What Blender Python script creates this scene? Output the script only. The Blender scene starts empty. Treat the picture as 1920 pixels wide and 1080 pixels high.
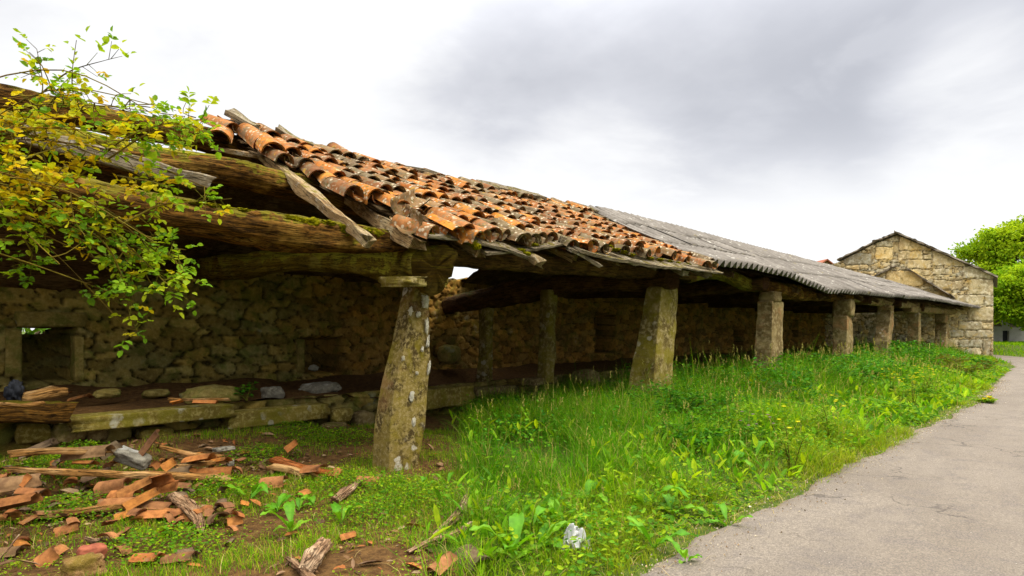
import bpy, math, random
import numpy as np
from mathutils import Vector
random.seed(7); RNG = np.random.default_rng(7)
SC = bpy.context.scene
COL = SC.collection
# ------------------------------------------------------------------ camera, sky, sun, exposure
# world frame: X runs along the shed, Y away from the road towards the back wall, Z up
EYE = 1.6; FPX = 1200.0; TH = math.atan(1070 / FPX)
CS, SN = math.cos(TH), math.sin(TH)
FWD = np.array([CS, SN, 0.0]); RGT = np.array([SN, -CS, 0.0]); UPV = np.array([0, 0, 1.0])
HZ = 620.0
cam = bpy.data.cameras.new("camera"); cam_o = bpy.data.objects.new("camera", cam); COL.objects.link(cam_o)
cam.sensor_width = 36; cam.lens = 36 * FPX / 1920; cam.shift_y = (HZ - 540) / 1920
cam.clip_start = 0.05; cam.clip_end = 2000
cam_o.location = (0, 0, EYE); cam_o.rotation_euler = (math.radians(90), 0, TH - math.radians(90))
SC.camera = cam_o
SC.view_settings.view_transform = 'Standard'; SC.view_settings.look = 'None'
SC.view_settings.exposure = 0.6; SC.view_settings.gamma = 1
SC.view_settings.use_curve_mapping = False
SUN_EL, SUN_AZ = math.radians(54), math.radians(-64)      # azimuth of the sun, from +X towards +Y
sl = bpy.data.lights.new("sun", 'SUN'); sl.energy = 1.5; sl.angle = math.radians(12); sl.color = (1.0, 0.92, 0.78)
sun = bpy.data.objects.new("sun", sl); COL.objects.link(sun)
sdir = Vector((math.cos(SUN_EL) * math.cos(SUN_AZ), math.cos(SUN_EL) * math.sin(SUN_AZ), math.sin(SUN_EL)))
sun.rotation_euler = sdir.to_track_quat('Z', 'Y').to_euler(); sun.location = (0, -10, 20)

def pix_dir(px, py):
    d = FWD * FPX + RGT * (px - 960) + UPV * (HZ - py)
    return d / np.linalg.norm(d)

class NT:
    """small helper to write node trees"""
    def __init__(s, tree): s.t = tree; s.n = tree.nodes; s.l = tree.links
    def node(s, typ, **kw):
        n = s.n.new(typ)
        for k, v in kw.items(): setattr(n, k, v)
        return n
    def put(s, sock, v):
        if isinstance(v, bpy.types.NodeSocket): s.l.new(v, sock)
        elif v is not None:
            if isinstance(v, (tuple, list)) and len(v) == 3 and sock.type == 'RGBA': v = (*v, 1)
            sock.default_value = v
    def noise(s, vec, scale, detail=4, rough=.6, dist=0):
        n = s.node('ShaderNodeTexNoise'); s.put(n.inputs['Vector'], vec); n.inputs['Scale'].default_value = scale
        n.inputs['Detail'].default_value = detail; n.inputs['Roughness'].default_value = rough
        n.inputs['Distortion'].default_value = dist
        return n.outputs['Fac']
    def voro(s, vec, scale, feature='F1', out='Distance'):
        n = s.node('ShaderNodeTexVoronoi', feature=feature); s.put(n.inputs['Vector'], vec)
        n.inputs['Scale'].default_value = scale
        return n.outputs[out]
    def scale(s, vec, sc):
        n = s.node('ShaderNodeMapping'); s.put(n.inputs['Vector'], vec); n.inputs['Scale'].default_value = sc
        return n.outputs['Vector']
    def math(s, op, a, b=None, clamp=False):
        n = s.node('ShaderNodeMath', operation=op); n.use_clamp = clamp
        s.put(n.inputs[0], a); s.put(n.inputs[1], b)
        return n.outputs[0]
    def rng(s, v, a, b, c=0.0, d=1.0):
        n = s.node('ShaderNodeMapRange', interpolation_type='SMOOTHSTEP')
        for i, x in enumerate((v, a, b, c, d)): s.put(n.inputs[i], x)
        return n.outputs[0]
    def ramp(s, f, stops):
        n = s.node('ShaderNodeValToRGB'); e = n.color_ramp.elements
        while len(e) < len(stops): e.new(.5)
        for q, (p, c) in zip(e, stops): q.position = p; q.color = (*c, 1)
        s.put(n.inputs[0], f)
        return n.outputs[0]
    def mix(s, f, a, b, mode='MIX'):
        n = s.node('ShaderNodeMix', data_type='RGBA', blend_type=mode)
        s.put(n.inputs[0], f); s.put(n.inputs[6], a); s.put(n.inputs[7], b)
        return n.outputs[2]
    def dot(s, v, c):
        n = s.node('ShaderNodeVectorMath', operation='DOT_PRODUCT'); s.put(n.inputs[0], v); n.inputs[1].default_value = c
        return n.outputs['Value']
    def attr(s, name, out='Color'):
        return s.node('ShaderNodeAttribute', attribute_name=name).outputs[out]

W = bpy.data.worlds.new("World"); SC.world = W; W.use_nodes = True
def build_world():
    k = NT(W.node_tree); k.n.clear()
    out = k.node('ShaderNodeOutputWorld')
    sky = k.node('ShaderNodeTexSky', sky_type='NISHITA'); sky.sun_disc = False
    sky.sun_elevation = SUN_EL; sky.sun_rotation = math.radians(90) - SUN_AZ
    b1 = k.node('ShaderNodeBackground'); k.l.new(sky.outputs[0], b1.inputs[0]); b1.inputs[1].default_value = 0.1
    d = k.node('ShaderNodeTexCoord').outputs['Generated']
    sep = k.node('ShaderNodeSeparateXYZ'); k.l.new(d, sep.inputs[0]); z = sep.outputs[2]
    zz = k.math('ADD', k.math('ABSOLUTE', z), .22)
    pl = k.node('ShaderNodeVectorMath', operation='SCALE'); k.l.new(d, pl.inputs[0]); k.l.new(k.math('DIVIDE', 1.0, zz), pl.inputs[3])
    n1 = k.noise(pl.outputs[0], .9, 6, .55, .4); n2 = k.noise(pl.outputs[0], 2.3, 5, .55, .3)
    # the grey bank of cloud over the right half, with a brighter break low on the right
    def blob(px, py, r0, r1): return k.rng(k.dot(d, tuple(pix_dir(px, py))), math.cos(math.radians(r0)), math.cos(math.radians(r1)))
    dark = k.math('MAXIMUM', k.math('MULTIPLY', blob(1400, 140, 34, 1), .88), k.math('MULTIPLY', blob(1850, -140, 40, 2), .95))
    dark = k.math('MAXIMUM', dark, k.math('MULTIPLY', blob(1330, 240, 13, 1), .75))
    dark = k.math('SUBTRACT', dark, k.math('MULTIPLY', blob(1840, 195, 9, 1), .85))
    dark = k.math('SUBTRACT', dark, k.math('MULTIPLY', blob(1120, 330, 10, 1), .35))
    dark = k.math('ADD', dark, k.math('MULTIPLY', k.math('SUBTRACT', n1, .5), 1.9))
    dark = k.math('ADD', dark, k.math('MULTIPLY', k.math('SUBTRACT', n2, .5), 1.0))
    dark = k.math('SUBTRACT', k.math('MULTIPLY', k.rng(dark, -.25, 1.2), k.rng(z, .13, .30, .12, 1.0)), k.math('MULTIPLY', k.rng(n2, .52, .66), .16), True)
    colr = k.ramp(dark, [(0, (.78, .78, .78)), (.3, (.675, .675, .683)), (.62, (.515, .52, .55)), (1, (.39, .397, .43))])
    lum = k.rng(z, .35, .85, .98, 4.2); lum = k.math('MULTIPLY', lum, k.math('SUBTRACT', 1.0, k.math('MULTIPLY', k.math('MULTIPLY', k.rng(k.dot(d, (0, -1, 0)), -.1, .5), k.rng(z, .62, .25)), .36)))  # unseen sky shaped for light: brighter zenith, low road side dimmed to darken interior
    cm = k.node('ShaderNodeVectorMath', operation='SCALE'); k.l.new(colr, cm.inputs[0]); k.l.new(lum, cm.inputs[3])
    b2 = k.node('ShaderNodeBackground'); k.l.new(cm.outputs[0], b2.inputs[0]); b2.inputs[1].default_value = 1.0
    mx = k.node('ShaderNodeMixShader'); mx.inputs[0].default_value = .93
    k.l.new(b1.outputs[0], mx.inputs[1]); k.l.new(b2.outputs[0], mx.inputs[2]); k.l.new(mx.outputs[0], out.inputs[0])
build_world()

# ------------------------------------------------------------------ where a picture point lies in the place
def at(px, py, Y):
    """point at depth line Y (distance from the road side) seen at photo pixel px,py"""
    r = (px - 960) / FPX
    t = Y * (CS + r * SN) / (SN - r * CS)
    Z = t * CS + Y * SN
    return np.array([t, Y, EYE + (HZ - py) * Z / FPX])
def atz(px, py, z=0.0):
    """point on the level z"""
    Z = FPX * (EYE - z) / (py - HZ); X = (px - 960) / FPX * Z
    return np.array([X * SN + Z * CS, -X * CS + Z * SN, z])
def atd(px, py, Z):
    X = (px - 960) / FPX * Z
    return np.array([X * SN + Z * CS, -X * CS + Z * SN, EYE + (HZ - py) * Z / FPX])

# ------------------------------------------------------------------ noise, mesh and object helpers
def _h(x, y, z, s):
    n = (x * 374761393 + y * 668265263 + z * 1274126177 + s * 974634777) & 0xffffffff
    n = ((n ^ (n >> 13)) * 1274126177) & 0xffffffff
    n = ((n ^ (n >> 16)) * 2246822519) & 0xffffffff
    return ((n ^ (n >> 15)) & 0xffffff) / 16777215.0
def vn(p, s=0):
    p = np.asarray(p, float); i = np.floor(p).astype(np.int64); f = p - i; u = f * f * (3 - 2 * f)
    r = 0
    for a in (0, 1):
        for b in (0, 1):
            for c in (0, 1):
                w = (u[:, 0] if a else 1 - u[:, 0]) * (u[:, 1] if b else 1 - u[:, 1]) * (u[:, 2] if c else 1 - u[:, 2])
                r = r + w * _h(i[:, 0] + a, i[:, 1] + b, i[:, 2] + c, s)
    return r * 2 - 1
def fbm(p, o=4, s=0):
    p = np.asarray(p, float); a = 1.0; r = 0; k = 1.0
    for q in range(o):
        r = r + a * vn(p * k + 17.3 * q, s + q); a *= .5; k *= 2.03
    return r
def sst(x, a, b):
    u = np.clip((x - a) / (b - a), 0, 1); return u * u * (3 - 2 * u)
def lerp(a, b, f): return a + (b - a) * f

class MB:
    def __init__(s): s.v = []; s.f = []; s.c = []; s.lc = []; s.n = 0
    def add(s, v, f, c=None, lc=None):
        v = np.asarray(v, float); N = len(v)
        f = np.asarray(f, np.int64)
        s.v.append(v); s.f.append(f + s.n)
        if c is None: c = np.ones(3)
        c = np.asarray(c, float)
        s.c.append(np.broadcast_to(c, (N, 3)) if c.ndim == 1 else c)
        s.lc.append(v if lc is None else np.asarray(lc, float)); s.n += N
        return s
    def verts(s): return np.concatenate(s.v)
WLOC = {}
def build(name, mb, mat, parent=None, loc=None, smooth=True):
    v = mb.verts(); c = np.concatenate(mb.c); lc = np.concatenate(mb.lc)
    if loc is None:
        mn, mx = v.min(0), v.max(0); loc = np.array([(mn[0] + mx[0]) / 2, (mn[1] + mx[1]) / 2, mn[2]])
    loc = np.asarray(loc, float)
    me = bpy.data.meshes.new(name)
    q = np.concatenate([f.ravel() for f in mb.f]); tot = np.concatenate([np.full(len(f), f.shape[1]) for f in mb.f])
    me.vertices.add(len(v)); me.vertices.foreach_set('co', (v - loc).astype(np.float32).ravel())
    me.loops.add(len(q)); me.loops.foreach_set('vertex_index', q.astype(np.int32))
    me.polygons.add(len(tot)); st = np.concatenate([[0], np.cumsum(tot)[:-1]])
    me.polygons.foreach_set('loop_start', st.astype(np.int32))
    me.update(calc_edges=True)
    me.polygons.foreach_set('use_smooth', np.full(len(tot), bool(smooth)))
    a = me.attributes.new('col', 'FLOAT_COLOR', 'POINT')
    a.data.foreach_set('color', np.concatenate([c, np.ones((len(c), 1))], 1).astype(np.float32).ravel())
    a = me.attributes.new('lc', 'FLOAT_VECTOR', 'POINT'); a.data.foreach_set('vector', lc.astype(np.float32).ravel())
    me.materials.append(mat); me.update()
    o = bpy.data.objects.new(name, me); COL.objects.link(o)
    WLOC[o] = loc
    if parent is not None:
        o.parent = parent; o.location = Vector(loc - WLOC[parent])
    else: o.location = Vector(loc)
    return o
def tag(o, label=None, cat=None, group=None, kind=None):
    for k, x in (('label', label), ('category', cat), ('group', group), ('kind', kind)):
        if x: o[k] = x
    return o
def thing(name, loc, label, cat, group=None):
    o = bpy.data.objects.new(name, None); o.empty_display_size = .2; COL.objects.link(o)
    o.location = Vector(loc); WLOC[o] = np.asarray(loc, float)
    return tag(o, label, cat, group)

def grid_faces(nu, nv, wrap=False):
    """nu rings of nv points"""
    i = np.arange(nu - 1)[:, None]; j = np.arange(nv if wrap else nv - 1)[None, :]
    j2 = (j + 1) % nv
    a = i * nv + j; b = i * nv + j2; c = (i + 1) * nv + j2; d = (i + 1) * nv + j
    return np.stack([a, b, c, d], -1).reshape(-1, 4)
def frame(d):
    d = d / np.linalg.norm(d)
    up = np.array([0, 0, 1.0]) if abs(d[2]) < .9 else np.array([1.0, 0, 0])
    s = np.cross(up, d); s /= np.linalg.norm(s)
    return d, s, np.cross(d, s)
def smooth_path(pts, n):
    pts = np.asarray(pts, float); k = len(pts)
    if k == 2: return lerp(pts[0], pts[1], np.linspace(0, 1, n)[:, None])
    x = np.linspace(0, k - 1, n); i = np.clip(np.floor(x).astype(int), 0, k - 2); u = (x - i)[:, None]
    P = np.concatenate([[2 * pts[0] - pts[1]], pts, [2 * pts[-1] - pts[-2]]])
    p0, p1, p2, p3 = P[i], P[i + 1], P[i + 2], P[i + 3]
    return .5 * (2 * p1 + (p2 - p0) * u + (2 * p0 - 5 * p1 + 4 * p2 - p3) * u ** 2 + (3 * p1 - p0 - 3 * p2 + p3) * u ** 3)
def tube(mb, pts, rad, nv=14, n=None, sq=2.0, rough=.0, fs=3.0, seed=0, asp=1.0, c=None, crack=.0, endcol=(.55, .48, .42)):
    """a log or hewn beam: rings of a superellipse along a path, roughened, with end faces"""
    pts = np.asarray(pts, float); L = np.linalg.norm(np.diff(pts, axis=0), axis=1).sum()
    n = n or max(4, int(L / .12)); P = smooth_path(pts, n)
    rad = np.interp(np.linspace(0, 1, n), np.linspace(0, 1, len(np.atleast_1d(rad))), np.atleast_1d(rad))
    T = np.gradient(P, axis=0)
    V = []; LC = []
    a = np.linspace(0, 2 * np.pi, nv, endpoint=False) + np.pi / nv
    e = 2.0 / sq
    cx = np.sign(np.cos(a)) * np.abs(np.cos(a)) ** e; cy = np.sign(np.sin(a)) * np.abs(np.sin(a)) ** e
    s_ = np.concatenate([[0], np.cumsum(np.linalg.norm(np.diff(P, axis=0), axis=1))])
    for i in range(n):
        d, s, u = frame(T[i])
        q = P[i] + rad[i] * (cx[:, None] * s * asp + cy[:, None] * u)
        V.append(q); LC.append(np.stack([np.full(nv, s_[i]), cx * rad[i], cy * rad[i]], 1))
    V = np.array(V); LC = np.array(LC)
    if rough:
        cen = P[:, None, :]
        sm = np.stack([LC[..., 0] * fs * .35, LC[..., 1] * fs * 2, LC[..., 2] * fs * 2], -1).reshape(-1, 3) + seed * 7.7
        k = fbm(sm, 4, seed).reshape(n, nv)
        V = cen + (V - cen) * (1 + rough * k[..., None])
    if crack:
        cen = P[:, None, :]; aa = np.broadcast_to(a, (n, nv)); w = a_wob = .5 * np.sin(s_ * 1.7 + seed)[:, None]
        q = np.stack([np.broadcast_to(s_[:, None] * .9, (n, nv)), np.cos(aa + w) * 3.2, np.sin(aa + w) * 3.2], -1).reshape(-1, 3) + seed * 3.3
        k1 = np.abs(vn(q, seed + 7)).reshape(n, nv); q2 = np.stack([np.broadcast_to(s_[:, None] * 1.6, (n, nv)), np.cos(aa) * 1.3, np.sin(aa) * 1.3], -1).reshape(-1, 3) + seed
        k2 = fbm(q2, 2, seed + 13).reshape(n, nv)
        V = cen + (V - cen) * (1 - crack * (1 - sst(k1, 0, .22)) + crack * .9 * np.round(k2 * 2.2) / 2.2)[..., None]
    vv = V.reshape(-1, 3); ll = LC.reshape(-1, 3) + [0, seed * 3.1, seed * 1.7]
    mb.add(vv, grid_faces(n, nv, True)[:, ::-1], c, ll)
    rr = np.random.default_rng(seed + 5); cc = np.ones(3) if c is None else np.asarray(c, float)
    for i, sgn in ((0, -1), (n - 1, 1)):
        d = frame(T[i])[0]; cp = V[i].mean(0); rings = [V[i]]
        for fr in (.8, .45): rings.append(cp + (V[i] - cp) * fr + d * (sgn * rad[i] * .10 + rr.normal(0, rad[i] * .05, (nv, 1))))
        R = np.array(rings).reshape(-1, 3); m = len(R); R = np.concatenate([R, [cp + d * sgn * rad[i] * .06]])
        f = grid_faces(3, nv, True); j = np.arange(nv); t = np.stack([2 * nv + j, 2 * nv + (j + 1) % nv, np.full(nv, m)], 1)
        if sgn < 0: f = f[:, ::-1]; t = t[:, ::-1]
        f = f[:, ::-1] if sgn > 0 else f; f = f if sgn > 0 else f
        rl = np.stack([(R - cp) @ frame(T[i])[1] * 1.0, (R - cp) @ frame(T[i])[2] * 5, (R - cp) @ d], 1) * .5 + seed
        mb.add(R, f, cc * endcol, rl); mb.f.append(t + mb.n - m - 1)
    return mb
def cubesphere(n):
    """unit cube subdivided n, merged, quads"""
    lin = np.linspace(-1, 1, n + 1); vs = {}; V = []; F = []
    def idx(p):
        k = tuple(np.round(p, 5))
        if k not in vs: vs[k] = len(V); V.append(p)
        return vs[k]
    for ax in range(3):
        for sg in (-1, 1):
            b, c = (ax + 1) % 3, (ax + 2) % 3
            for i in range(n):
                for j in range(n):
                    q = []
                    for di, dj in ((0, 0), (1, 0), (1, 1), (0, 1)):
                        p = np.zeros(3); p[ax] = sg; p[b] = lin[i + di]; p[c] = lin[j + dj]; q.append(idx(p))
                    F.append(q if sg > 0 else q[::-1])
    return np.array(V), np.array(F)
_CS = {n: cubesphere(n) for n in (3, 6, 10)}
def rotz(v, a): c, s = math.cos(a), math.sin(a); return v @ np.array([[c, s, 0], [-s, c, 0], [0, 0, 1]])
def euler(rx, ry, rz):
    cx, sx, cy, sy, cz, sz = math.cos(rx), math.sin(rx), math.cos(ry), math.sin(ry), math.cos(rz), math.sin(rz)
    X = np.array([[1, 0, 0], [0, cx, -sx], [0, sx, cx]]); Y = np.array([[cy, 0, sy], [0, 1, 0], [-sy, 0, cy]])
    Z = np.array([[cz, -sz, 0], [sz, cz, 0], [0, 0, 1]])
    return Z @ Y @ X
def rock(mb, cen, size, seed=0, box=.5, rough=.18, n=6, rot=(0, 0, 0), fs=1.6, c=None):
    """a stone: cube to sphere blend, roughened; size = full extents"""
    V, F = _CS[n]
    sp = V / np.linalg.norm(V, axis=1)[:, None]
    p = lerp(sp, V * .92, box)
    p = p * (1 + rough * fbm(p * fs + seed * 5.1, 4, seed)[:, None])
    p = p * (np.asarray(size) / 2)
    mb.add(p @ euler(*rot).T + cen, F, c, p * 1.0 + seed * 2.3)
    return mb
def box(mb, p0, p1, w, h, seed=0, rough=.006, up=None, c=None, n=10, taper=1.0, warp=0.02, nosplit=False):
    """a sawn plank between two points, w wide (sideways) and h thick, a little warped and with worn edges"""
    p0, p1 = np.asarray(p0, float), np.asarray(p1, float)
    d, s, u = frame(p1 - p0)
    if up is not None:
        u = np.asarray(up, float) - d * np.dot(up, d); u /= np.linalg.norm(u); s = np.cross(u, d)
    L = np.linalg.norm(p1 - p0); n = max(3, n)
    pr = np.array([[-1, -.85], [-.94, -1], [0, -1], [.94, -1], [1, -.85], [1, .85], [.94, 1], [0, 1], [-.94, 1], [-1, .85]])
    nv = len(pr); x = np.linspace(0, 1, n)
    rr = random.Random(seed); ph = rr.random() * 6
    V = np.zeros((n, nv, 3)); LC = np.zeros((n, nv, 3))
    for i in range(n):
        k = lerp(1, taper, x[i]); tw = warp * math.sin(ph + x[i] * 2.2)
        q = pr * [w / 2 * k, h / 2]
        V[i] = p0 + d * L * x[i] + q[:, :1] * s + (q[:, 1:] + warp * math.sin(ph + x[i] * 3.1) + q[:, :1] * tw * 2) * u
        LC[i] = np.concatenate([np.full((nv, 1), L * x[i]), q], 1)
    rough = min(rough, h * .12); k = fbm(LC.reshape(-1, 3) * [2.2, 9, 9] + seed * 3.3, 3, seed).reshape(n, nv, 1)
    V = V + k * rough * 2.2 * u + k * rough * 1.2 * s
    V[0] += (np.array([rr.uniform(-1, 1) for _ in range(nv)])[:, None]) * d * min(.03, L * .04)
    V[-1] += (np.array([rr.uniform(-1, 1) for _ in range(nv)])[:, None]) * d * min(.05, L * .06)
    vv = np.concatenate([V.reshape(-1, 3), [V[0].mean(0), V[-1].mean(0)]])
    ll = LC.reshape(-1, 3) + [0, seed * 1.3, seed * .7]; ll = np.concatenate([ll, [ll[0], ll[-1]]])
    mb.add(vv, grid_faces(n, nv, True), c, ll)
    m = len(vv); b = mb.n - m; j = np.arange(nv); j2 = (j + 1) % nv
    mb.f.append(np.stack([np.full(nv, m - 2), j2, j], 1) + b)
    mb.f.append(np.stack([np.full(nv, m - 1), (n - 1) * nv + j, (n - 1) * nv + j2], 1) + b)
    return mb
def leaves(mb, pos, d, nrm, L, Wd, col, fold=.25, droop=.0):
    pos, d, nrm = (np.asarray(x, float) for x in (pos, d, nrm)); N = len(pos)
    d = d / np.linalg.norm(d, axis=1)[:, None]
    s = np.cross(d, nrm); s /= np.maximum(np.linalg.norm(s, axis=1)[:, None], 1e-6); u = np.cross(s, d)
    L = np.broadcast_to(L, (N,))[:, None]; Wd = np.broadcast_to(Wd, (N,))[:, None]
    def pt(a, b, h): return pos + d * L * a + s * Wd * b + u * (Wd * h)
    V = np.stack([pt(0, 0, 0), pt(.28, -.42, fold), pt(.66, -.40, fold - droop), pt(1, 0, -droop * 2), pt(.66, .40, fold - droop), pt(.28, .42, fold)], 1)
    F = np.array([[0, 3, 2, 1], [0, 5, 4, 3]])
    f = (np.arange(N)[:, None, None] * 6 + F[None]).reshape(-1, 4)
    c = np.repeat(np.broadcast_to(col, (N, 3)), 6, 0)
    mb.add(V.reshape(-1, 3), f, c); return mb
def blades(mb, pos, ang, lean, H, Wd, col, seg=3):
    N = len(pos); hd = np.stack([np.cos(ang), np.sin(ang), np.zeros(N)], 1); sd = np.stack([-np.sin(ang), np.cos(ang), np.zeros(N)], 1)
    V = []
    for i in range(seg):
        x = i / seg; w = Wd * (1 - .75 * x) / 2
        c = pos + hd * (lean * H * x ** 2)[:, None]; c[:, 2] += H * x * (1 - .25 * lean * x)
        V += [c - sd * w[:, None], c + sd * w[:, None]]
    c = pos + hd * (lean * H)[:, None]; c[:, 2] += H * (1 - .35 * lean); V.append(c)
    k = 2 * seg + 1; V = np.stack(V, 1)
    Fq = np.array([[2 * i, 2 * i + 1, 2 * i + 3, 2 * i + 2] for i in range(seg - 1)])
    Ft = np.array([[2 * seg - 2, 2 * seg - 1, 2 * seg]])
    b = (np.arange(N) * k)[:, None, None]
    mb.add(V.reshape(-1, 3), (b + Fq).reshape(-1, 4), np.repeat(col, k, 0))
    mb.f.append((b + Ft).reshape(-1, 3) + mb.n - N * k)
    return mb

# ------------------------------------------------------------------ materials
def lin(r, g, b):
    f = lambda x: (x / 255 / 12.92) if x < 10 else ((x / 255 + .055) / 1.055) ** 2.4
    return (f(r), f(g), f(b))
def mat(name):
    m = bpy.data.materials.new(name); m.use_nodes = True; k = NT(m.node_tree); k.n.clear()
    return m, k
def finish(k, colr, rough=.9, bump=None, bstr=.4, bdist=.02, spec=.2):
    p = k.node('ShaderNodeBsdfPrincipled'); k.put(p.inputs['Base Color'], colr); k.put(p.inputs['Roughness'], rough)
    p.inputs['Specular IOR Level'].default_value = spec
    if bump is not None:
        b = k.node('ShaderNodeBump'); b.inputs['Strength'].default_value = bstr; b.inputs['Distance'].default_value = bdist
        k.put(b.inputs['Height'], bump); k.l.new(b.outputs[0], p.inputs['Normal'])
    o = k.node('ShaderNodeOutputMaterial'); k.l.new(p.outputs[0], o.inputs[0])
def sat(c, k=1.28):
    g = .3 * c[0] + .6 * c[1] + .1 * c[2]
    return tuple(max(.002, g + (x - g) * k) for x in c)
def stone_mat(name, a, b, c, moss=None, moss_amt=.5, lichen=None, li_amt=.5, fine=14, big=2.2, useattr=True, bstr=.6, li_scale=5.0, orange=None, sk=1.28, soft=0.0):
    a, b, c = sat(a, sk), sat(b, sk), sat(c, sk)
    m, k = mat(name); v = k.attr('lc', 'Vector')
    n1 = k.noise(v, big, 5, .62, .3); n2 = k.noise(v, fine, 6, .7); n3 = k.noise(v, fine * 4, 3, .7)
    col = k.mix(k.rng(n1, .41 - soft, .58 + soft), a, b); col = k.mix(k.rng(n2, .47 - soft * .5, .60 + soft), col, c)
    if orange: col = k.mix(k.math('MULTIPLY', k.rng(k.noise(v, 1.7, 4, .6, .8), .52, .68), .75), col, orange)
    if moss: col = k.mix(k.math('MULTIPLY', k.rng(k.noise(v, 3.1, 6, .7, .5), .62 - .28 * moss_amt, .78 - .28 * moss_amt), .85), col, moss)
    if lichen:
        w = k.node('ShaderNodeVectorMath', operation='ADD'); k.put(w.inputs[0], v)
        nv = k.node('ShaderNodeTexNoise'); k.put(nv.inputs['Vector'], v); nv.inputs['Scale'].default_value = 9
        sc = k.node('ShaderNodeVectorMath', operation='SCALE'); k.l.new(nv.outputs['Color'], sc.inputs[0]); sc.inputs[3].default_value = .12
        k.l.new(sc.outputs[0], w.inputs[1])
        vd = k.voro(w.outputs[0], li_scale); gate = k.rng(k.noise(v, 1.3, 3, .6), .62 - .25 * li_amt, .72 - .25 * li_amt)
        sp = k.math('MULTIPLY', k.rng(vd, .34, .22), gate); sp = k.math('MULTIPLY', sp, k.rng(n2, .34, .5))
        col = k.mix(k.math('MULTIPLY', sp, .85), col, lichen)
    col = k.mix(k.math('MULTIPLY', k.rng(n3, .5, .75), .35), col, tuple(x * .35 for x in b))
    if useattr: col = k.mix(1.0, col, k.attr('col'), 'MULTIPLY')
    n4 = k.noise(v, fine * 11, 2, .8)
    col = k.mix(k.math('MULTIPLY', k.rng(n4, .55, .7), .4), col, tuple(min(1, x * 1.5) for x in c)); col = k.mix(k.math('MULTIPLY', k.rng(n4, .45, .3), .5), col, tuple(x * .3 for x in b))
    h = k.math('ADD', k.math('MULTIPLY', n2, .7), k.math('ADD', k.math('MULTIPLY', n3, .4), k.math('MULTIPLY', n4, .2)))
    finish(k, col, .96, h, bstr, .03, .05); return m
def wood_mat(name, a, b, c, moss=None, moss_amt=.5, lich=None, useattr=True, bstr=.7):
    a, b, c = sat(a, 1.2), sat(b, 1.2), sat(c, 1.2)
    m, k = mat(name); v = k.attr('lc', 'Vector')
    g = k.noise(k.scale(v, (2.6, 17, 17)), 3.0, 7, .72, .7); g2 = k.noise(k.scale(v, (2, 60, 60)), 2.0, 4, .7); big = k.noise(v, 2.5, 4, .6)
    col = k.mix(k.rng(g, .40, .60), a, b); col = k.mix(k.rng(big, .48, .62), col, c)
    col = k.mix(k.math('MULTIPLY', k.rng(g2, .52, .7), .7), col, tuple(x * .3 for x in b))
    if lich: col = k.mix(k.math('MULTIPLY', k.rng(k.noise(v, 11, 5, .75), .56, .68), .7), col, lich)
    if moss:
        nz = k.node('ShaderNodeNewGeometry').outputs['Normal']; sp = k.node('ShaderNodeSeparateXYZ'); k.l.new(nz, sp.inputs[0])
        up = k.math('ADD', k.math('MULTIPLY', sp.outputs[2], .22), k.noise(v, 5, 6, .7, .4))
        col = k.mix(k.math('MULTIPLY', k.rng(up, .85 - .4 * moss_amt, .90 - .4 * moss_amt), .9), col, moss)
    if useattr: col = k.mix(1.0, col, k.attr('col'), 'MULTIPLY')
    g3 = k.noise(k.scale(v, (.8, 22, 22)), 2.0, 5, .6, .8); cr = k.math('MULTIPLY', k.rng(k.math('ABSOLUTE', k.math('SUBTRACT', g3, .5)), .035, .008), .85)
    col = k.mix(cr, col, tuple(x * .16 for x in b))
    h = k.math('SUBTRACT', k.math('ADD', k.math('MULTIPLY', g, .8), k.math('MULTIPLY', g2, .4)), k.math('MULTIPLY', cr, .8))
    finish(k, col, .95, h, bstr, .025, .05); return m
def leaf_mat(name, trans=.35, rough=.55, spec=.25):
    m, k = mat(name); c = k.attr('col')
    n = k.noise(k.attr('lc', 'Vector'), 25, 3, .6); c = k.mix(k.rng(n, .3, .7), k.mix(1.0, c, (.72, .78, .7), 'MULTIPLY'), c)
    p = k.node('ShaderNodeBsdfPrincipled'); k.put(p.inputs['Base Color'], c); p.inputs['Roughness'].default_value = rough
    p.inputs['Specular IOR Level'].default_value = spec
    t = k.node('ShaderNodeBsdfTranslucent'); k.put(t.inputs[0], k.mix(1.0, c, (1.25, 1.2, .6), 'MULTIPLY'))
    mx = k.node('ShaderNodeMixShader'); mx.inputs[0].default_value = trans
    k.l.new(p.outputs[0], mx.inputs[1]); k.l.new(t.outputs[0], mx.inputs[2])
    o = k.node('ShaderNodeOutputMaterial'); k.l.new(mx.outputs[0], o.inputs[0]); return m

M = {}
M['pillar'] = stone_mat('lichened_pillar_stone', (.24, .185, .075), (.062, .044, .022), (.33, .265, .14), moss=(.22, .17, .015), moss_amt=.46, lichen=(.62, .57, .46), li_amt=.7, li_scale=6, fine=24, big=5.5, bstr=1.0, orange=(.26, .13, .05))
M['pillar_far'] = stone_mat('far_pillar_stone', (.235, .185, .10), (.13, .095, .05), (.31, .25, .15), moss=(.10, .085, .02), moss_amt=.3, lichen=(.44, .38, .27), li_amt=.35, fine=9, big=1.6, orange=(.32, .17, .07))
M['pillar_moss'] = stone_mat('mossy_pillar_stone', (.20, .16, .065), (.09, .068, .03), (.30, .25, .14), moss=(.17, .14, .010), moss_amt=.6, lichen=(.40, .36, .25), li_amt=.45, fine=13)
M['lichen'] = stone_mat('white_lichen_crust', (.60, .56, .45), (.42, .38, .28), (.70, .66, .56), fine=30, bstr=1.0)
M['wall'] = stone_mat('rubble_wall_stone', (.30, .235, .088), (.13, .10, .042), (.38, .31, .14), moss=(.12, .13, .022), moss_amt=.55, lichen=(.30, .32, .21), li_amt=.28, fine=14, li_scale=1.6, sk=1.22, bstr=.7, soft=.2)
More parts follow.
